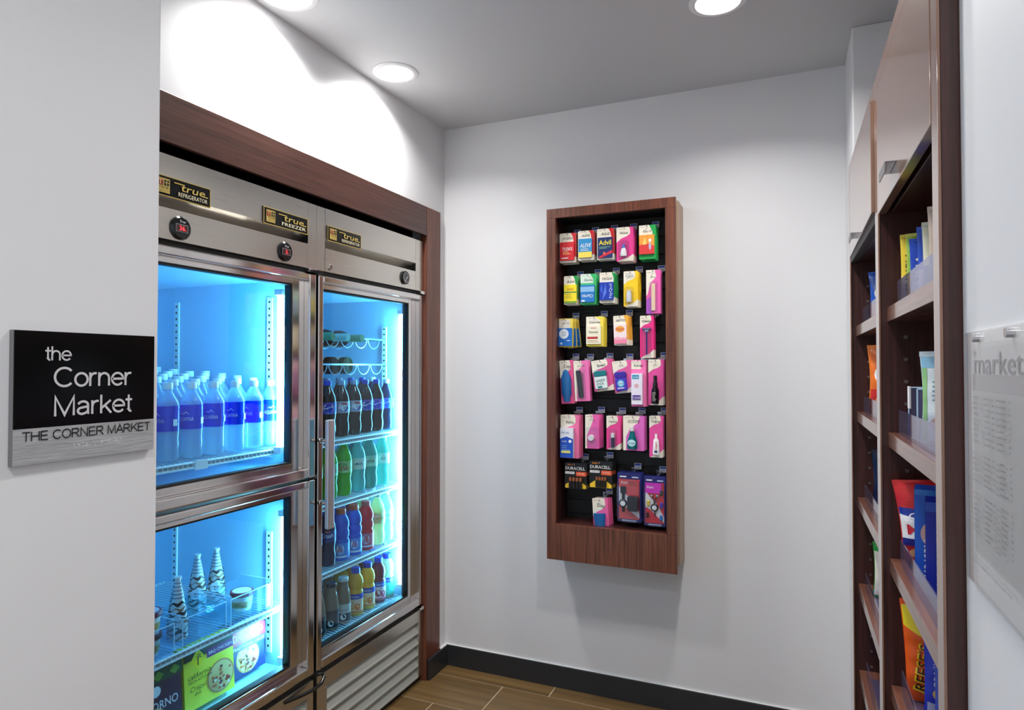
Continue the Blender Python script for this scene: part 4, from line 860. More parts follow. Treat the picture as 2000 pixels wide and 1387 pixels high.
# row 6
def p_batt(n, x0, dxx, r, zb, L):
    def g(w, h):
        def f(root):
            for k in range(n):
                cx = x0*w+dxx*k
                o = MB().lathe([(r, 0), (r, L*.68)], mat('battery_black', (26, 28, 36), .3), 14, (cx, -r-.001, zb*h)).build('battery', root, smooth=True, world=False)
                MB().lathe([(r, L*.68), (r, L*.96), (r*.4, L*.97), (r*.4, L), (0, L)], mat('battery_copper', (198, 124, 84), .3, .7), 14, (cx, -r-.001, zb*h)).build('copper_end', o, smooth=True, world=False)
        return f
    return g
def d_batt(word):
    def f(a, w, h):
        a.poly(rrect(-w/2, -h, w/2, 0, .006), (12, 12, 14)); a.text(word, -w*.38, -.07*h, .07*h, (240, 140, 40), al='l', bold=.02); a.text('DURACELL', -.02*w, -.21*h, .11*h, WT, w=.88*w, bold=.03)
        a.rect(-.47*w, -.43*h, -.05*w, -.34*h, WT); a.text('COPPERTOP', -.26*w, -.385*h, .05*h, K, w=.36*w); a.poly(rrect(.02*w, -.50*h, .48*w, -.33*h, .005), (226, 90, 50)); a.text('POWER', .25*w, -.41*h, .06*h, (250, 220, 200), w=.3*w)
        up = [(-.47*w+.94*w*k/12, -.80*h+.20*h*math.sin(PI*k/12)) for k in range(13)]
        a.poly(up[::-1]+[(-.47*w, -.97*h), (.47*w, -.97*h)], (246, 200, 40)); 
        lo = [(u, v-.05*h) for u, v in up]
        a.it.append((up+lo, [(k, k+1, 14+k, 13+k) for k in range(12)], K))
    return f
packs('battery_pack', 'black card of large batteries with copper ends, left of two', 'batteries', (1103, 903, 1146, 957), 4, .018, K, d_batt('AA +'), [p_batt(4, -.22, .0155, .007, -.97, .048)], dx=.001)
packs('battery_pack', 'black card of thinner batteries with copper ends, right of two', 'batteries', (1151, 900, 1196, 956), 4, .018, K, d_batt('AAA +'), [p_batt(4, -.16, .0125, .0055, -.95, .045)], dx=.001)
def p_strap(w, h):
    def f(root):
        m = mat('black_rubber', (22, 24, 34), .4)
        o = MB().prism(rrect(-.36*w, -.42*h, -.12*w, -.28*h, .004), -.008, -.001, lambda u, v, d: (u, d, v), m).prism(rrect(-.30*w, -.80*h, -.18*w, -.42*h, .004), -.005, -.001, lambda u, v, d: (u, d, v), m).build('cable_reel_strap', root, .001, world=False)
        MB().lathe([(0, -.012), (.014, -.012), (.017, -.009), (.017, -.001)], m, 24, (-.25*w, 0, -.62*h), 'y').build('cable_reel', root, smooth=True, world=False)
        Art().ell(-.25*w, -.62*h, .011, .011, (226, 230, 236)).build('reel_badge', root, f_front(-.012))
        MB().prism(rrect(-.04*w, -.76*h, .42*w, -.46*h, .007), -.022, -.001, lambda u, v, d: (u, d, v), m).build('wall_charger', root, .003, world=False)
    return f
def d_tech(bg, sw):
    def f(a, w, h):
        a.poly(rrect(-w/2, -h, w/2, 0, .006), (30, 36, 110)); a.rect(-.44*w, -.94*h, .44*w, -.13*h, bg); a.poly([(-.44*w, -.28*h)]+[(-.44*w+.88*w*k/8, -.28*h-.5*h*(k/8)**1.1-.03*h*math.sin(k)) for k in range(9)]+[(.44*w, -.92*h), (.1*w, -.80*h), (-.2*w, -.68*h), (-.44*w, -.62*h)], (236, 236, 242))
        a.text('Xoni' if not sw else 'Xoni', -.22*w, -.20*h, .05*h, WT, bold=.03); a.lines(-.02*w, .38*w, -.18*h, 4, .025*h, .007*h, (120, 30, 40)); a.rect(-.40*w, -.095*h, -.12*w, -.07*h, WT); a.rect(.12*w, -.10*h, .40*w, -.075*h, (190, 200, 230)); a.rect(-.3*w, -.975*h, .3*w, -.96*h, (190, 200, 230))
        if sw: a.rect(-.44*w, -.34*h, .3*w, -.13*h, (206, 40, 190)); a.text('Xoni', -.22*w, -.22*h, .05*h, WT, bold=.03)
    return f
packs('phone_charger_pack', 'red and white pack with black charger and cable reel', 'charger pack', (1206, 922, 1252, 1022), 3, .024, (40, 50, 140), d_tech((224, 60, 64), 0), [p_strap, lambda w, h: p_blister(0, -.55*h, w*.94, h*.86, .026)], dx=.001)
def p_buds(w, h):
    def f(root):
        m = mat('black_rubber', (22, 24, 34), .4)
        MB().lathe([(0, -.012), (.013, -.012), (.016, -.009), (.016, -.001)], m, 24, (0, 0, -.62*h), 'y').build('cable_reel', root, smooth=True, world=False)
        Art().ell(0, -.62*h, .010, .010, (226, 230, 236)).build('reel_badge', root, f_front(-.012))
        MB().tube([(-.10*w, -.006, -.40*h), (-.04*w, -.006, -.46*h), (-.01*w, -.006, -.54*h)], .0018, m, 6).tube([(.10*w, -.006, -.40*h), (.04*w, -.006, -.46*h), (.01*w, -.006, -.54*h)], .0018, m, 6).tube([(0, -.006, -.68*h), (.03*w, -.006, -.8*h)], .0022, m, 6).build('earphone_cable', root, smooth=True, world=False)
        for sx in (-1, 1): MB().lathe([(0, -.012), (.006, -.010), (.007, -.004), (.004, -.001)], CHR, 14, (sx*.13*w, 0, -.39*h), 'y').build('earbud', root, smooth=True, world=False)
        for cx, cz, c in ((.32, -.30, (30, 60, 60)), (-.30, -.52, (226, 200, 60)), (.32, -.55, (40, 60, 190)), (-.34, -.76, (50, 10, 16)), (.30, -.80, (30, 110, 190))):
            MB().lathe([(0, -.009), (.006, -.007), (.007, -.002), (.005, -.001)], ink(c), 12, (cx*w, 0, cz*h), 'y').lathe([(0, -.009), (.006, -.007), (.007, -.002), (.005, -.001)], ink(c), 12, (cx*w, 0, cz*h-.010), 'y').build('spare_tips', root, smooth=True, world=False)
    return f
packs('earphone_pack', 'blue-edged pack with earphones and coloured tips, lower right of the case', 'earphone pack', (1258, 929, 1300, 1030), 2, .022, (40, 50, 150), d_tech((214, 30, 60), 1), [p_buds, lambda w, h: p_blister(0, -.55*h, w*.94, h*.86, .022)])
packs('hair_gel_packet', 'pink gel tube packet on the case bottom ledge', 'packet', (1155, 972, 1189, 1058), 3, .020, (240, 100, 150), lambda a, w, h: (wave(a, w, h, (240, 100, 160), .42, False), small(a, w, h, 'Dep', x=.06, yy=-.17, hh=.08, rot=-8)),
  [lambda w, h: p_lathe(-.05*w, -.80*h, [(0, 0), (.020, 0), (.023, .04), (.026, .078), (.0265, .082), (0, .082)], clear('gel_tube', (120, 190, 230), .7, .1, (60, 150, 220)), 'gel_tube', .35)], tilt=-3, dx=.004)

# ================================================================== shelving on the right
XC, YF, YNR, ZT = .199, 2.525, 1.070, 2.155
Sh = empty('built_in_shelving', (XC, YNR, 0), 'tall dark wood snack shelving with two bays and upper doors', 'shelving')
def sp(mb, name, parent=Sh, bev=.0012, smooth=False):
    o = mb.build(name, None, bev, smooth); o.parent = parent
    o.matrix_parent_inverse = Matrix.Translation(Sh.location).inverted() if parent == Sh else Matrix()
    return o
XB = .56
sp(MB().box(XC, YNR, 0, XB, YNR+.02, ZT, WD), 'end_panel'); sp(MB().box(XC, YF-.02, 0, XB, YF, ZT, WD), 'end_panel')
div = sp(MB().box(XC, 1.738, 0, XB, 1.79, ZT-.02, WD), 'divider'); sp(MB().box(XB, YNR, 0, XB+.02, YF, ZT, WD), 'back_panel')
sp(MB().box(XC, YNR+.02, ZT-.02, XB, YF-.02, ZT, WD), 'top_panel')
EF = wood('stile_face', (120, 84, 66), (156, 116, 96), 'z', .22, coat=1)
sp(MB().box(XC-.004, YNR, 0, XC, YNR+.042, ZT, EF), 'face_stile', bev=.0008); sp(MB().box(XC-.004, 1.736, 0, XC, 1.792, ZT, EF), 'face_stile', bev=.0008); sp(MB().box(XC-.004, YF-.028, 0, XC, YF, ZT, EF), 'face_stile', bev=.0008)
sp(MB().box(XC-.004, YNR+.042, ZT-.035, XC, 1.736, ZT, EF), 'face_rail', bev=.0008); sp(MB().box(XC-.004, 1.792, ZT-.035, XC, YF-.028, ZT, EF), 'face_rail', bev=.0008)
SZ = [1.603, 1.312, 1.020, .728, .436]
for ya, yb_ in ((YNR+.021, 1.737), (1.791, YF-.021)):
    sp(MB().box(XC+.022, ya, 1.822, XB-.002, yb_, 1.840, WD), 'fixed_shelf')
    for z in SZ: sp(MB().box(XC+.013, ya, z-.034, XB-.002, yb_, z, WS), 'adjustable_shelf')
for yface, cnt in ((1.738, 1), (YF-.02, 1)):
    mb = MB(); z = .40
    while z < 1.75:
        if min(abs(z-s+.017) for s in SZ) > .03:
            mb.lathe([(.0045, -.0015), (.0045, -.0002), (.0030, -.0002), (.0030, .0)], mat('shelf_pin_sleeve', (150, 140, 136), .3, .8), 12, (XC+.050, yface, z), 'y')
            mb.lathe([(0, -.0006), (.003, -.0006), (.003, 0)], BLACK, 12, (XC+.050, yface, z), 'y')
        z += .0515
    sp(mb, 'shelf_pin_holes', bev=0)['kind'] = 'stuff'
DM = wood('door_veneer', (120, 88, 70), (158, 122, 102), 'z', .22, coat=1)
d1 = sp(MB().box(XC-.005, YNR+.045, 1.822, XC+.013, 1.733, ZT-.038, DM), 'upper_door')
hm = mat('handle_metal', (150, 150, 156), .3, 1)
sp(MB().box(XC-.025, 1.44, 1.862, XC-.005, 1.53, 1.865, hm).box(XC-.025, 1.44, 1.846, XC-.022, 1.53, 1.865, hm), 'door_handle', d1)
d2 = MB().box(-.004, -.695, 0, .012, 0, ZT-.038-1.842, DM).build('upper_door', None, .0012); d2.parent = Sh; d2.matrix_parent_inverse = Matrix.Translation(Sh.location).inverted()
d2.location = (XC, YF-.032, 1.842); d2.rotation_euler.z = math.radians(-.6)
MB().box(-.022, -.30, .024, -.004, -.21, .027, hm).box(-.022, -.30, .010, -.019, -.21, .027, hm).build('door_handle', d2, world=False)
sp(MB().box(XC-.002, 1.793, 1.819, XC+.02, YF-.03, 1.842, BLACK), 'door_shadow_gap')
# clear shelf fronts
for bay, (ya, yb_) in enumerate(((YNR+.03, 1.69), (1.81, 2.44))):
    for z in SZ:
        f = sp(MB().box(XC+.028, ya, z+.0005, XC+.0305, yb_, z+.055, ACRYL).box(XC+.0305, ya, z+.0005, XC+.09, yb_, z+.0025, ACRYL), 'acrylic_shelf_front', bev=0)
# ---- snacks
def bag(name, w, h, t, draw, side, loc, rz, label, group, tilt=0, cat='snack bag', lean=0):
    """pillow bag standing upright, front towards -Y before turning"""
    nu, nv = 10, 14; mb = MB(); vs = []
    def bulge(u, v):
        a = max(0, 1-(2*u/w)**2); b = max(0, math.sin(PI*min(1, max(0, v/h))))
        return t/2*(a**.6)*(b**.55)*(1+.10*math.sin(u*90+v*60)+.06*math.sin(v*140))
    def pt(u, v, sgn, l=0):
        pin = 1-.10*math.sin(PI*v/h)
        return (u*pin, sgn*(bulge(u, v)+.0004+l), v)
    for sg in (-1, 1):
        k0 = len(mb.v); V = [pt(-w/2+w*i/nu, h*j/nv, sg) for j in range(nv+1) for i in range(nu+1)]
        F = [(j*(nu+1)+i, j*(nu+1)+i+1, (j+1)*(nu+1)+i+1, (j+1)*(nu+1)+i) for j in range(nv) for i in range(nu)]
        mb.add(V, F if sg < 0 else [f[::-1] for f in F], mat('foil_%02x%02x%02x' % side, side, .25, .15))
    o = mb.build(name, None, smooth=False); o.data.polygons.foreach_set('use_smooth', [True]*len(o.data.polygons))
    a = Art(); draw(a, w, h)
    # cut big print shapes fine enough to follow the bulge
    import bmesh
    out = MB()
    for k, (v2, fs, col) in enumerate(a.it):
        bm = bmesh.new(); bv = [bm.verts.new((p[0], 0, p[1])) for p in v2]
        for f in fs:
            try: bm.faces.new([bv[i] for i in f])
            except ValueError: pass
        for ax, L, n in ((0, w, nu*2), (2, h, nv*2)):
            for i in range(1, n):
                co = [0, 0, 0]; no = [0, 0, 0]; no[ax] = 1; co[ax] = (-w/2+w*i/n) if ax == 0 else h*i/n
                bmesh.ops.bisect_plane(bm, geom=bm.verts[:]+bm.edges[:]+bm.faces[:], plane_co=co, plane_no=no)
        bm.verts.index_update()
        out.add([pt(v.co.x, v.co.z, -1, .0006+.0003*k) for v in bm.verts], [tuple(v.index for v in f.verts) for f in bm.faces], mat('gloss_%02x%02x%02x' % tuple(int(c) for c in col), col, .28))
        bm.free()
    out.build('printed_front', o, world=False)
    for zc in (0, h):
        MB().box(-w*.5, -.0012, zc-.006 if zc else 0, w*.5, .0012, zc+.004 if zc else .006, mat('crimp_%02x%02x%02x' % side, side, .3, .3)).build('crimped_seam', o, world=False)
    o.location = (loc[0], loc[1], loc[2]+w/2*math.sin(math.radians(abs(lean)))); o.rotation_euler = (math.radians(tilt), math.radians(lean), math.radians(rz)); tag(o, label, cat, group)
    return o
def carton(name, w, h, d, draw, side, loc, rz, label, group, cat='snack box', side_draw=None):
    o = MB().box(-w/2, 0, 0, w/2, d, h, ink(side)).build(name, None, .001)
    a = Art(); draw(a, w, h); a.build('printed_front', o, f_front(0))
    if side_draw:
        a = Art(); side_draw(a, d, h); a.build('printed_side', o, lambda u, v, l: (-w/2-l, d-u, v))
    o.location = loc; o.rotation_euler.z = math.radians(rz); tag(o, label, cat, group)
    return o
G1, G2, G3, G4, G5 = ['snacks on the %s shelf of the right-hand unit' % n for n in ('first', 'second', 'third', 'fourth', 'fifth')]
def full(a, w, h, c): a.rect(-w*.47, .006, w*.47, h-.006, c)
X0 = XC+.033
# near bay, shelf 1: snack bars in wrappers
def bars(c0, c1, word, wc): return lambda a, w, h: (full(a, w, h, c0), a.rect(-w*.47, h*.04, w*.47, h*.4, c1), a.text(word, 0, h*.45, w*.42, wc, rot=90, w=h*.6, bold=.03))
bag('snack_bar', .034, .150, .018, bars((226, 200, 60), (240, 232, 190), 'GRANOLA', (90, 60, 20)), (214, 190, 70), (X0+.014, 1.66, SZ[0]+.001), -14, 'gold wrapped snack bar standing leftmost beside the blue bars', G1, cat='snack bar')
bag('snack_bar', .034, .145, .018, bars((150, 190, 80), (230, 214, 120), 'NUT', (120, 40, 30)), (190, 200, 90), (X0+.020, 1.625, SZ[0]+.001), -14, 'yellow-green wrapped snack bar between gold and blue bars', G1, cat='snack bar')
bag('snack_bar', .040, .125, .020, bars((30, 70, 180), (60, 110, 200), 'LUNA', (236, 240, 200)), (40, 80, 190), (X0+.022, 1.575, SZ[0]+.001), -14, 'dark blue snack bar with large vertical pale letters', G1, cat='snack bar')
bag('snack_bar', .040, .138, .020, bars((40, 80, 190), (206, 210, 236), 'BAR', (236, 240, 250)), (50, 90, 200), (X0+.026, 1.515, SZ[0]+.001), -14, 'taller blue and white snack bar with a folded top', G1, cat='snack bar')
bag('snack_bar', .042, .135, .020, bars((226, 226, 200), (120, 160, 200), 'OATS', (40, 70, 60)), (200, 206, 190), (X0+.026, 1.455, SZ[0]+.001), -14, 'cream and green snack bar near the front stile', G1, cat='snack bar')
bag('snack_bar', .046, .150, .024, bars((206, 186, 170), (60, 150, 190), 'CRUNCH', (200, 60, 40)), (200, 186, 176), (X0+.026, 1.385, SZ[0]+.001), -14, 'tall beige-topped snack bag nearest the front stile', G1)
# near bay, shelf 2
def tub(y0, y1, z, label):
    mb = MB(); x0, x1, h, t = X0+.002, X0+.13, .105, .003
    mb.box(x0, y0, 0, x1, y1, t, ACRYL).box(x0, y1-t, t, x1, y1, h, ACRYL).box(x0, y0, t, x1, y0+t, h, ACRYL).box(x1-t, y0, t, x1, y1, h, ACRYL)
    mb.v = [(p[0]-x0, p[1]-y0, p[2]) for p in mb.v]
    o = mb.build('acrylic_divider_bin', None); o.location = (x0, y0, z+.003); e = MB()
    for a, b in (((0, 0, h), (x1-x0, 0, h)), ((0, y1-y0, h), (x1-x0, y1-y0, h)), ((0, 0, 0), (0, 0, h)), ((0, y1-y0, 0), (0, y1-y0, h))): e.tube([a, b], .0016, mat('acrylic_edge', (190, 225, 245), .2), 5)
    e.build('polished_rim', o, world=False); MB().box(-.004, y1-y0-.032, .062, -.001, y1-y0-.010, .108, WHITE).build('price_tag', o, world=False)
    tag(o, label, 'bin', 'clear bins on the snack shelves')
tub(1.50, 1.60, SZ[1], 'clear acrylic bin with a white price tag on the second shelf')
def d_pouch(a, w, h): full(a, w, h, (226, 236, 238)); a.rect(-w*.47, h*.84, w*.47, h-.006, (140, 190, 220)); a.rect(-w*.47, .006, -w*.36, h*.84, (150, 200, 130)); a.lines(-w*.25, w*.3, h*.68, 5, h*.05, h*.015, (110, 150, 170)); a.text('TRAIL', 0, h*.75, h*.05, (90, 130, 160), rot=0, wmax=w*.7); a.ell(0, h*.22, w*.3, h*.10, (226, 190, 180))
bag('snack_pouch', .105, .175, .03, d_pouch, (206, 222, 230), (X0+.047, 1.455, SZ[1]+.003), -35, 'pale blue-topped pouch with a curling corner on the second shelf', G2)
# near bay, shelf 3
def d_mix(a, w, h): full(a, w, h, (206, 36, 40)); a.rect(-w*.47, h*.28, w*.47, h*.62, WT); a.poly([(-w*.47, h*.62), (w*.47, h*.50), (w*.47, h*.66), (-w*.47, h*.70)], (24, 50, 150)); a.text('Chex', 0, h*.60, h*.075, WT, w=w*.6, bold=.03, shear=.2); a.text('MIX', 0, h*.44, h*.12, (206, 30, 50), w=w*.7, bold=.04); a.rect(-w*.47, h*.24, w*.47, h*.33, (30, 40, 130)); a.ell(-w*.1, h*.15, w*.26, h*.07, (226, 170, 110)).ell(w*.18, h*.12, w*.18, h*.06, (190, 120, 70))
bag('snack_mix_bag', .11, .182, .045, d_mix, (206, 40, 44), (X0+.052, 1.675, SZ[2]+.003), -14, 'red-topped snack mix bag beside the blue boxes on the third shelf', G3, lean=-6)
def d_crisp(a, w, h): a.rect(-w/2, 0, w/2, h, (24, 96, 206)); a.rect(-w*.5, h*.94, w*.5, h, (50, 130, 220)); a.ell(0, h*.52, w*.34, h*.14, (220, 180, 170)); a.text('KRISPY', 0, h*.26, w*.5, (240, 246, 252), rot=90, w=h*.40, bold=.03); a.text('TREATS', w*.30, h*.3, w*.2, (206, 226, 250), rot=90, w=h*.34)
carton('crispy_treat_box', .064, .188, .07, d_crisp, (24, 80, 200), (X0+.036, 1.56, SZ[2]+.003), -10, 'bright blue treat box with vertical white letters, left one', G3, side_draw=lambda a, w, h: (a.rect(0, 0, w, h, (60, 150, 226)), a.text('TREATS', w/2, h/2, w*.3, WT, rot=90)))
carton('cookie_box', .060, .182, .07, lambda a, w, h: (a.rect(-w/2, 0, w/2, h, (16, 44, 180)), a.text('COOKIES', 0, h*.4, w*.42, (226, 240, 252), rot=90, w=h*.62, bold=.03), a.rect(-w/2, h*.9, w/2, h, (40, 90, 210))), (14, 36, 170), (X0+.036, 1.455, SZ[2]+.003), -10, 'deep blue cookie box nearest the front stile on the third shelf', G3, side_draw=lambda a, w, h: (a.rect(0, 0, w, h, (40, 110, 210)),))
# near bay, shelf 4
def d_cup(a, w, h): full(a, w, h, (242, 96, 24)); a.poly([(-w*.47, h*.99-.006), (w*.47, h*.99-.006), (w*.47, h*.72), (w*.1, h*.66), (-w*.47, h*.76)], (250, 226, 30)); a.text('KING', 0, h*.88, h*.05, K, rot=90, bold=.03); a.text('SIZE', w*.2, h*.86, h*.05, K, rot=90, bold=.03); a.text("REESE'S", -w*.02, h*.36, w*.36, (250, 214, 30), rot=80, w=h*.5, bold=.04); a.text("REESE'S", 0, h*.365, w*.30, (60, 24, 10), rot=80, w=h*.47)
bag('peanut_butter_candy_bag', .075, .215, .03, d_cup, (240, 90, 26), (X0+.038, 1.665, SZ[3]+.003), -12, 'orange candy bag with a yellow top on the fourth shelf', G4, cat='candy bag', lean=-3)
for k, (x, y, hh, c, lab) in enumerate(((.050, 1.585, .20, (40, 60, 190), 'blue candy bag just behind the orange one on the fourth shelf'), (.056, 1.515, .19, (70, 90, 190), 'blue and silver candy bag in the middle of the fourth shelf'), (.062, 1.44, .185, (30, 30, 70), 'dark navy and grey candy bag on the fourth shelf'))):
    bag('candy_bag', .06, hh, .024, lambda a, w, h: (full(a, w, h, c), a.rect(-w*.4, h*.05, w*.4, h*.2, (190, 200, 226)), a.text('CRUNCH', 0, h*.6, w*.4, (226, 232, 246), rot=90, w=h*.5, bold=.03), a.ell(0, h*.3, w*.24, h*.06, (226, 190, 90))), c, (X0+x, y, SZ[3]+.003), -12, lab, G4, cat='candy bag')
# near bay, shelf 5
bag('candy_bag', .09, .20, .03, lambda a, w, h: (full(a, w, h, (60, 70, 130)), a.text('CHOC', 0, h*.6, w*.3, (200, 206, 226), rot=90, bold=.03)), (90, 96, 150), (X0+.06, 1.60, SZ[4]+.003), -12, 'grey-blue candy bag on the lowest shelf in view', G5, cat='candy bag')
# far bay
def d_chip(bg, c2, word, wc): return lambda a, w, h: (full(a, w, h, bg), a.rect(-w*.47, .006, w*.47, h*.36, c2), a.ell(0, h*.58, w*.38, h*.18, WT), a.text(word, 0, h*.58, h*.14, wc, w=w*.62, bold=.04, shear=.15), a.ell(-w*.15, h*.2, w*.2, h*.08, (246, 190, 60)).ell(w*.18, h*.16, w*.18, h*.07, (226, 150, 50)))
bag('cracker_bag', .125, .160, .045, d_chip((30, 90, 190), (240, 130, 50), 'RITZ', RED), (40, 90, 190), (X0+.066, 2.36, SZ[0]+.003), -16, 'blue and orange cracker bag at the far end of the top shelf', G1)
bag('cracker_bag', .125, .200, .045, d_chip((236, 232, 230), (240, 240, 240), 'PRETZ', (206, 30, 50)), (226, 226, 226), (X0+.088, 2.22, SZ[0]+.003), -16, 'white and red snack bag partly behind the centre divider', G1)
bag('chip_bag', .150, .215, .055, d_chip((240, 120, 40), (206, 50, 40), 'Cheetos', (250, 220, 40)), (236, 130, 50), (X0+.073, 2.36, SZ[1]+.003), -16, 'orange and red chip bag at the far end of the second shelf', G2)
bag('chip_bag', .150, .245, .055, d_chip((24, 54, 170), (240, 190, 150), 'Doritos', (30, 60, 170)), (24, 56, 176), (X0+.106, 2.24, SZ[1]+.003), -16, 'blue chip bag with white letters behind the centre divider', G2)
bag('pistachio_bag', .105, .172, .04, lambda a, w, h: (full(a, w, h, (20, 26, 60)), a.text('PISTACHIOS', -w*.05, h*.55, w*.20, (120, 220, 40), rot=80, w=h*.7, bold=.03), a.ell(w*.24, h*.4, w*.2, h*.2, (150, 140, 140)), a.ell(w*.1, h*.14, w*.2, h*.07, (226, 210, 80))), (20, 26, 56), (X0+.060, 2.36, SZ[2]+.003), -16, 'dark navy pistachio bag with green letters', G3)
bag('corn_snack_bag', .100, .170, .04, lambda a, w, h: (full(a, w, h, (240, 236, 226)), a.rect(-w*.47, h*.86, w*.47, h-.006, (40, 170, 60)), a.text('Combos', -w*.02, h*.5, w*.40, (200, 30, 60), rot=85, w=h*.6, bold=.04)), (60, 170, 70), (X0+.058, 2.36, SZ[3]+.003), -16, 'white snack bag with red letters and green top on the fourth shelf', G4)
bag('corn_snack_bag', .100, .185, .04, lambda a, w, h: (full(a, w, h, (246, 216, 90)), a.ell(0, h*.3, w*.3, h*.12, (226, 170, 80))), (240, 214, 100), (X0+.080, 2.20, SZ[3]+.003), -16, 'yellow snack bag partly behind the centre divider on the fourth shelf', G4)
carton('candy_box', .08, .175, .05, lambda a, w, h: (a.rect(-w/2, 0, w/2, h, (30, 110, 200)), a.rect(-w/2, h*.55, w/2, h*.75, (240, 236, 230)), a.rect(-w/2, h*.75, w/2, h, (200, 24, 50)), a.text('GOOD', 0, h*.82, h*.08, WT, bold=.03), a.ell(-w*.2, h*.45, w*.2, h*.1, (226, 40, 60))), (30, 110, 200), (X0+.062, 2.33, SZ[4]+.003), -14, 'red, white and blue candy box on the lowest shelf of the far bay', G5)

# ================================================================== signs
SX, sy0, sy1, sz0, sz1 = -1.0, .5545, .7715, 1.325, 1.516
S = empty('room_sign', (SX, sy0, sz0), 'black and brushed silver room sign on the left wall', 'sign'); W_, H_ = sy1-sy0, sz1-sz0
MB().box(0, 0, 0, .009, W_, H_, mat('sign_edge', (120, 120, 124), .4)).build('backing_plate', S, .0006, world=False)
zs = .0515
MB().box(.009, .0008, zs, .0105, W_-.0004, H_-.0006, BLK_GLOSS).build('black_panel', S, world=False)
sl = MB().box(.009, .0008, .0006, .0108, W_-.0004, zs, wood('sign_silver', (128, 128, 130), (196, 196, 198), 'y', .36, sc=6)).build('silver_panel', S, world=False)
LT = mat('letter_silver', (205, 203, 205), .45)
def arc(cx, cy, rx, ry, a0, a1, n=14): return [(cx+rx*math.cos(math.radians(a0+(a1-a0)*k/n)), cy+ry*math.sin(math.radians(a0+(a1-a0)*k/n))) for k in range(n+1)]
STROKES = {   # advance width, pen strokes (cap height .72, x height .52)
 't': (.27, [[(.12, .68), (.12, .12)]+arc(.21, .12, .09, .10, 180, 280, 6), [(.0, .49), (.25, .49)]]),
 'h': (.47, [[(.04, 0), (.04, .72)], [(.04, .28)]+arc(.22, .30, .17, .19, 170, 0)+[(.39, 0)]]),
 'e': (.49, [[(.03, .265), (.435, .265)]+arc(.235, .26, .205, .235, 2, 322, 24)]),
 'o': (.49, [arc(.235, .26, .205, .235, 0, 360, 28)]), 'r': (.31, [[(.04, 0), (.04, .52)], [(.04, .30)]+arc(.21, .31, .16, .18, 175, 72, 8)]),
 'n': (.47, [[(.04, 0), (.04, .52)], [(.04, .28)]+arc(.22, .30, .17, .19, 170, 0)+[(.39, 0)]]),
 'a': (.48, [arc(.21, .355, .165, .14, 165, 0, 10)+[(.375, .10)]+arc(.43, .09, .055, .06, 180, 250, 4), [(.375, .30), (.22, .275)]+arc(.175, .145, .14, .12, 85, 275, 12)+[(.30, .06), (.375, .14)]]),
 'k': (.44, [[(.04, 0), (.04, .72)], [(.38, .50), (.04, .19)], [(.17, .30), (.40, 0)]]), 'm': (.7, []), ' ': (.27, []),
 'C': (.66, [arc(.34, .36, .30, .335, 42, 318, 26)]), 'M': (.74, [[(.05, 0), (.05, .70), (.345, .04), (.64, .70), (.64, 0)]]),
 'T': (.58, [[(.0, .685), (.54, .685)], [(.27, .685), (.27, 0)]]), 'H': (.66, [[(.05, 0), (.05, .72)], [(.57, 0), (.57, .72)], [(.05, .375), (.57, .375)]]),
 'E': (.60, [[(.52, .685), (.05, .685), (.05, .035), (.54, .035)], [(.05, .37), (.50, .37)]]), 'O': (.72, [arc(.345, .36, .305, .335, 0, 360, 30)]),
 'R': (.66, [[(.05, 0), (.05, .685), (.36, .685)]+arc(.36, .52, .17, .165, 90, -90, 10)+[(.05, .355)], [(.30, .355), (.58, 0)]]),
 'N': (.66, [[(.05, 0), (.05, .70), (.56, .02), (.56, .72)]]), 'A': (.62, [[(.01, 0), (.295, .71), (.58, 0)], [(.11, .235), (.48, .235)]]), 'K': (.62, [[(.05, 0), (.05, .72)], [(.55, .71), (.06, .25)], [(.22, .41), (.59, 0)]]),
}
def raised(body, y, z, h, m, x, w, name, pen=.086):
    """sans-serif letters drawn with an even pen, as thin raised strokes"""
    adv = sum(STROKES[c][0] for c in body)-.05; sx = w/adv; sz = h/.72; cx = 0
    for c in body:
        mb = MB()
        for si, st in enumerate(STROKES[c][1]):
            P = [Vector(((cx+p[0])*sx, p[1]*sz)) for p in st]; r = pen*sz/2; n = len(P); closed = (P[0]-P[-1]).length < 1e-6
            if closed: P = P[:-1]; n -= 1
            Lf, Rg = [], []
            for k in range(n):
                d0 = (P[k]-P[k-1]) if (k or closed) else (P[1]-P[0]); d1 = (P[(k+1) % n]-P[k]) if (k < n-1 or closed) else (P[k]-P[k-1])
                d0.normalize(); d1.normalize(); t = (d0+d1); t = t.normalized() if t.length > 1e-4 else d0
                q = Vector((-t.y, t.x)); e = r/max(.42, q.dot(Vector((-d0.y, d0.x))))
                Lf.append(P[k]+q*e); Rg.append(P[k]-q*e)
            X1 = x+.0010+.00002*si
            V = [(X1, y+p.x, z+p.y) for p in Lf+Rg]; mb.add(V, [(k, n+k, n+(k+1) % n, (k+1) % n) for k in range(n if closed else n-1)], m)
        if mb.v: mb.build(name, S, world=False)
        cx += STROKES[c][0]
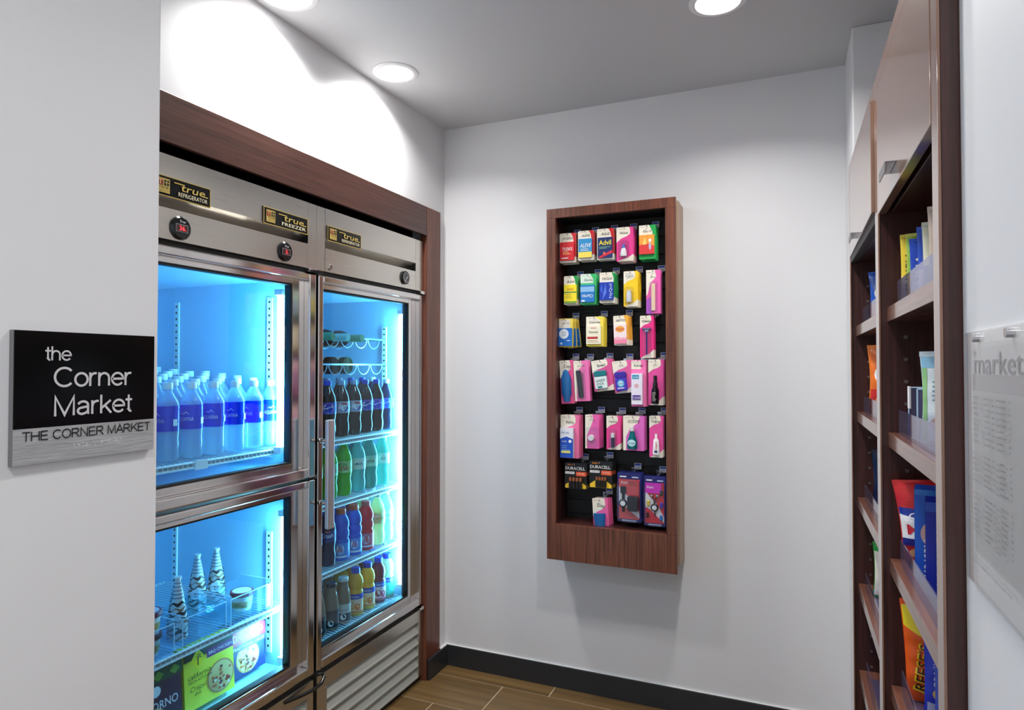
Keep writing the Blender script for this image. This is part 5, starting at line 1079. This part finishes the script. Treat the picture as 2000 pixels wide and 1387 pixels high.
raised('the', .041, .1485, .0205, LT, .0105, .0365, 'letter'); raised('Corner', .053, .1095, .0290, LT, .0105, .1215, 'letter'); raised('Market', .0535, .0665, .0290, LT, .0105, .1215, 'letter')
raised('THE CORNER MARKET', .0115, .0335, .0135, mat('letter_black', (12, 12, 14), .5), .0108, .1975, 'letter')
mb = MB(); rr = random.Random(5); yy = .072
for cell in range(15):
    if cell not in (1, 8):
        for i in range(2):
            for j in range(3):
                if rr.random() < .5: mb.lathe([(.0008, 0), (.0006, .0005), (0, .0007)], mat('braille_dot', (226, 226, 228), .3), 8, (.0108, yy+i*.0024, .0235-j*.0024), 'x')
    yy += .0060
mb.build('braille', S, world=False)['kind'] = 'stuff'
# price list on the right wall
PX = .2215
Pl = empty('price_list_frame', (PX, 1.022, 1.19), 'clear acrylic frame with a grey market price list on the right wall', 'sign')
ACR2 = clear('frame_acrylic', (254, 254, 254), .0, .03)
MB().box(-.004, -.245, 0, -.0005, 0, .318, mat('frame_back_white', (250, 250, 250), .3)).build('frame_back', Pl, .0006, world=False)
pp = MB().box(-.0052, -.232, .03, -.0042, -.016, .304, mat('price_paper', (236, 236, 236), .6)).build('price_paper', Pl, world=False)
a = Art(); PW, PH = .216, .274
a.rect(.012, .235, PW, .268, (226, 226, 227)).rect(.012, .214, PW, .235, (172, 170, 172)).rect(.012, .012, PW, .214, (230, 230, 229))
a.text('the', .024, .262, .008, GRY).text('market', .117, .2485, .026, (140, 140, 144), w=.185)
for c, x in enumerate((.016, .072, .128)):
    for b, (y, n) in enumerate(((.205, 9), (.135, 6), (.085, 8))): a.lines(x, x+.030, y, n, .0068, .0018, (150, 150, 152)); a.lines(x+.036, x+.044, y, n, .0068, .0018, (160, 160, 162))
a.text('Prices do not include tax. Charge to your room.', .10, .005, .004, GRY, w=.17)
a.build('price_print', pp, lambda u, v, l: (-.0052-l, -.016-u, .03+v))
MB().box(-.0085, -.245, 0, -.0060, 0, .318, ACR2).build('acrylic_cover', Pl, .0006, world=False)
for yy in (-.055, -.19): MB().lathe([(.0055, -.012), (.0055, 0)], CHR, 14, (0, yy, .310), 'x').build('standoff', Pl, smooth=True, world=False)
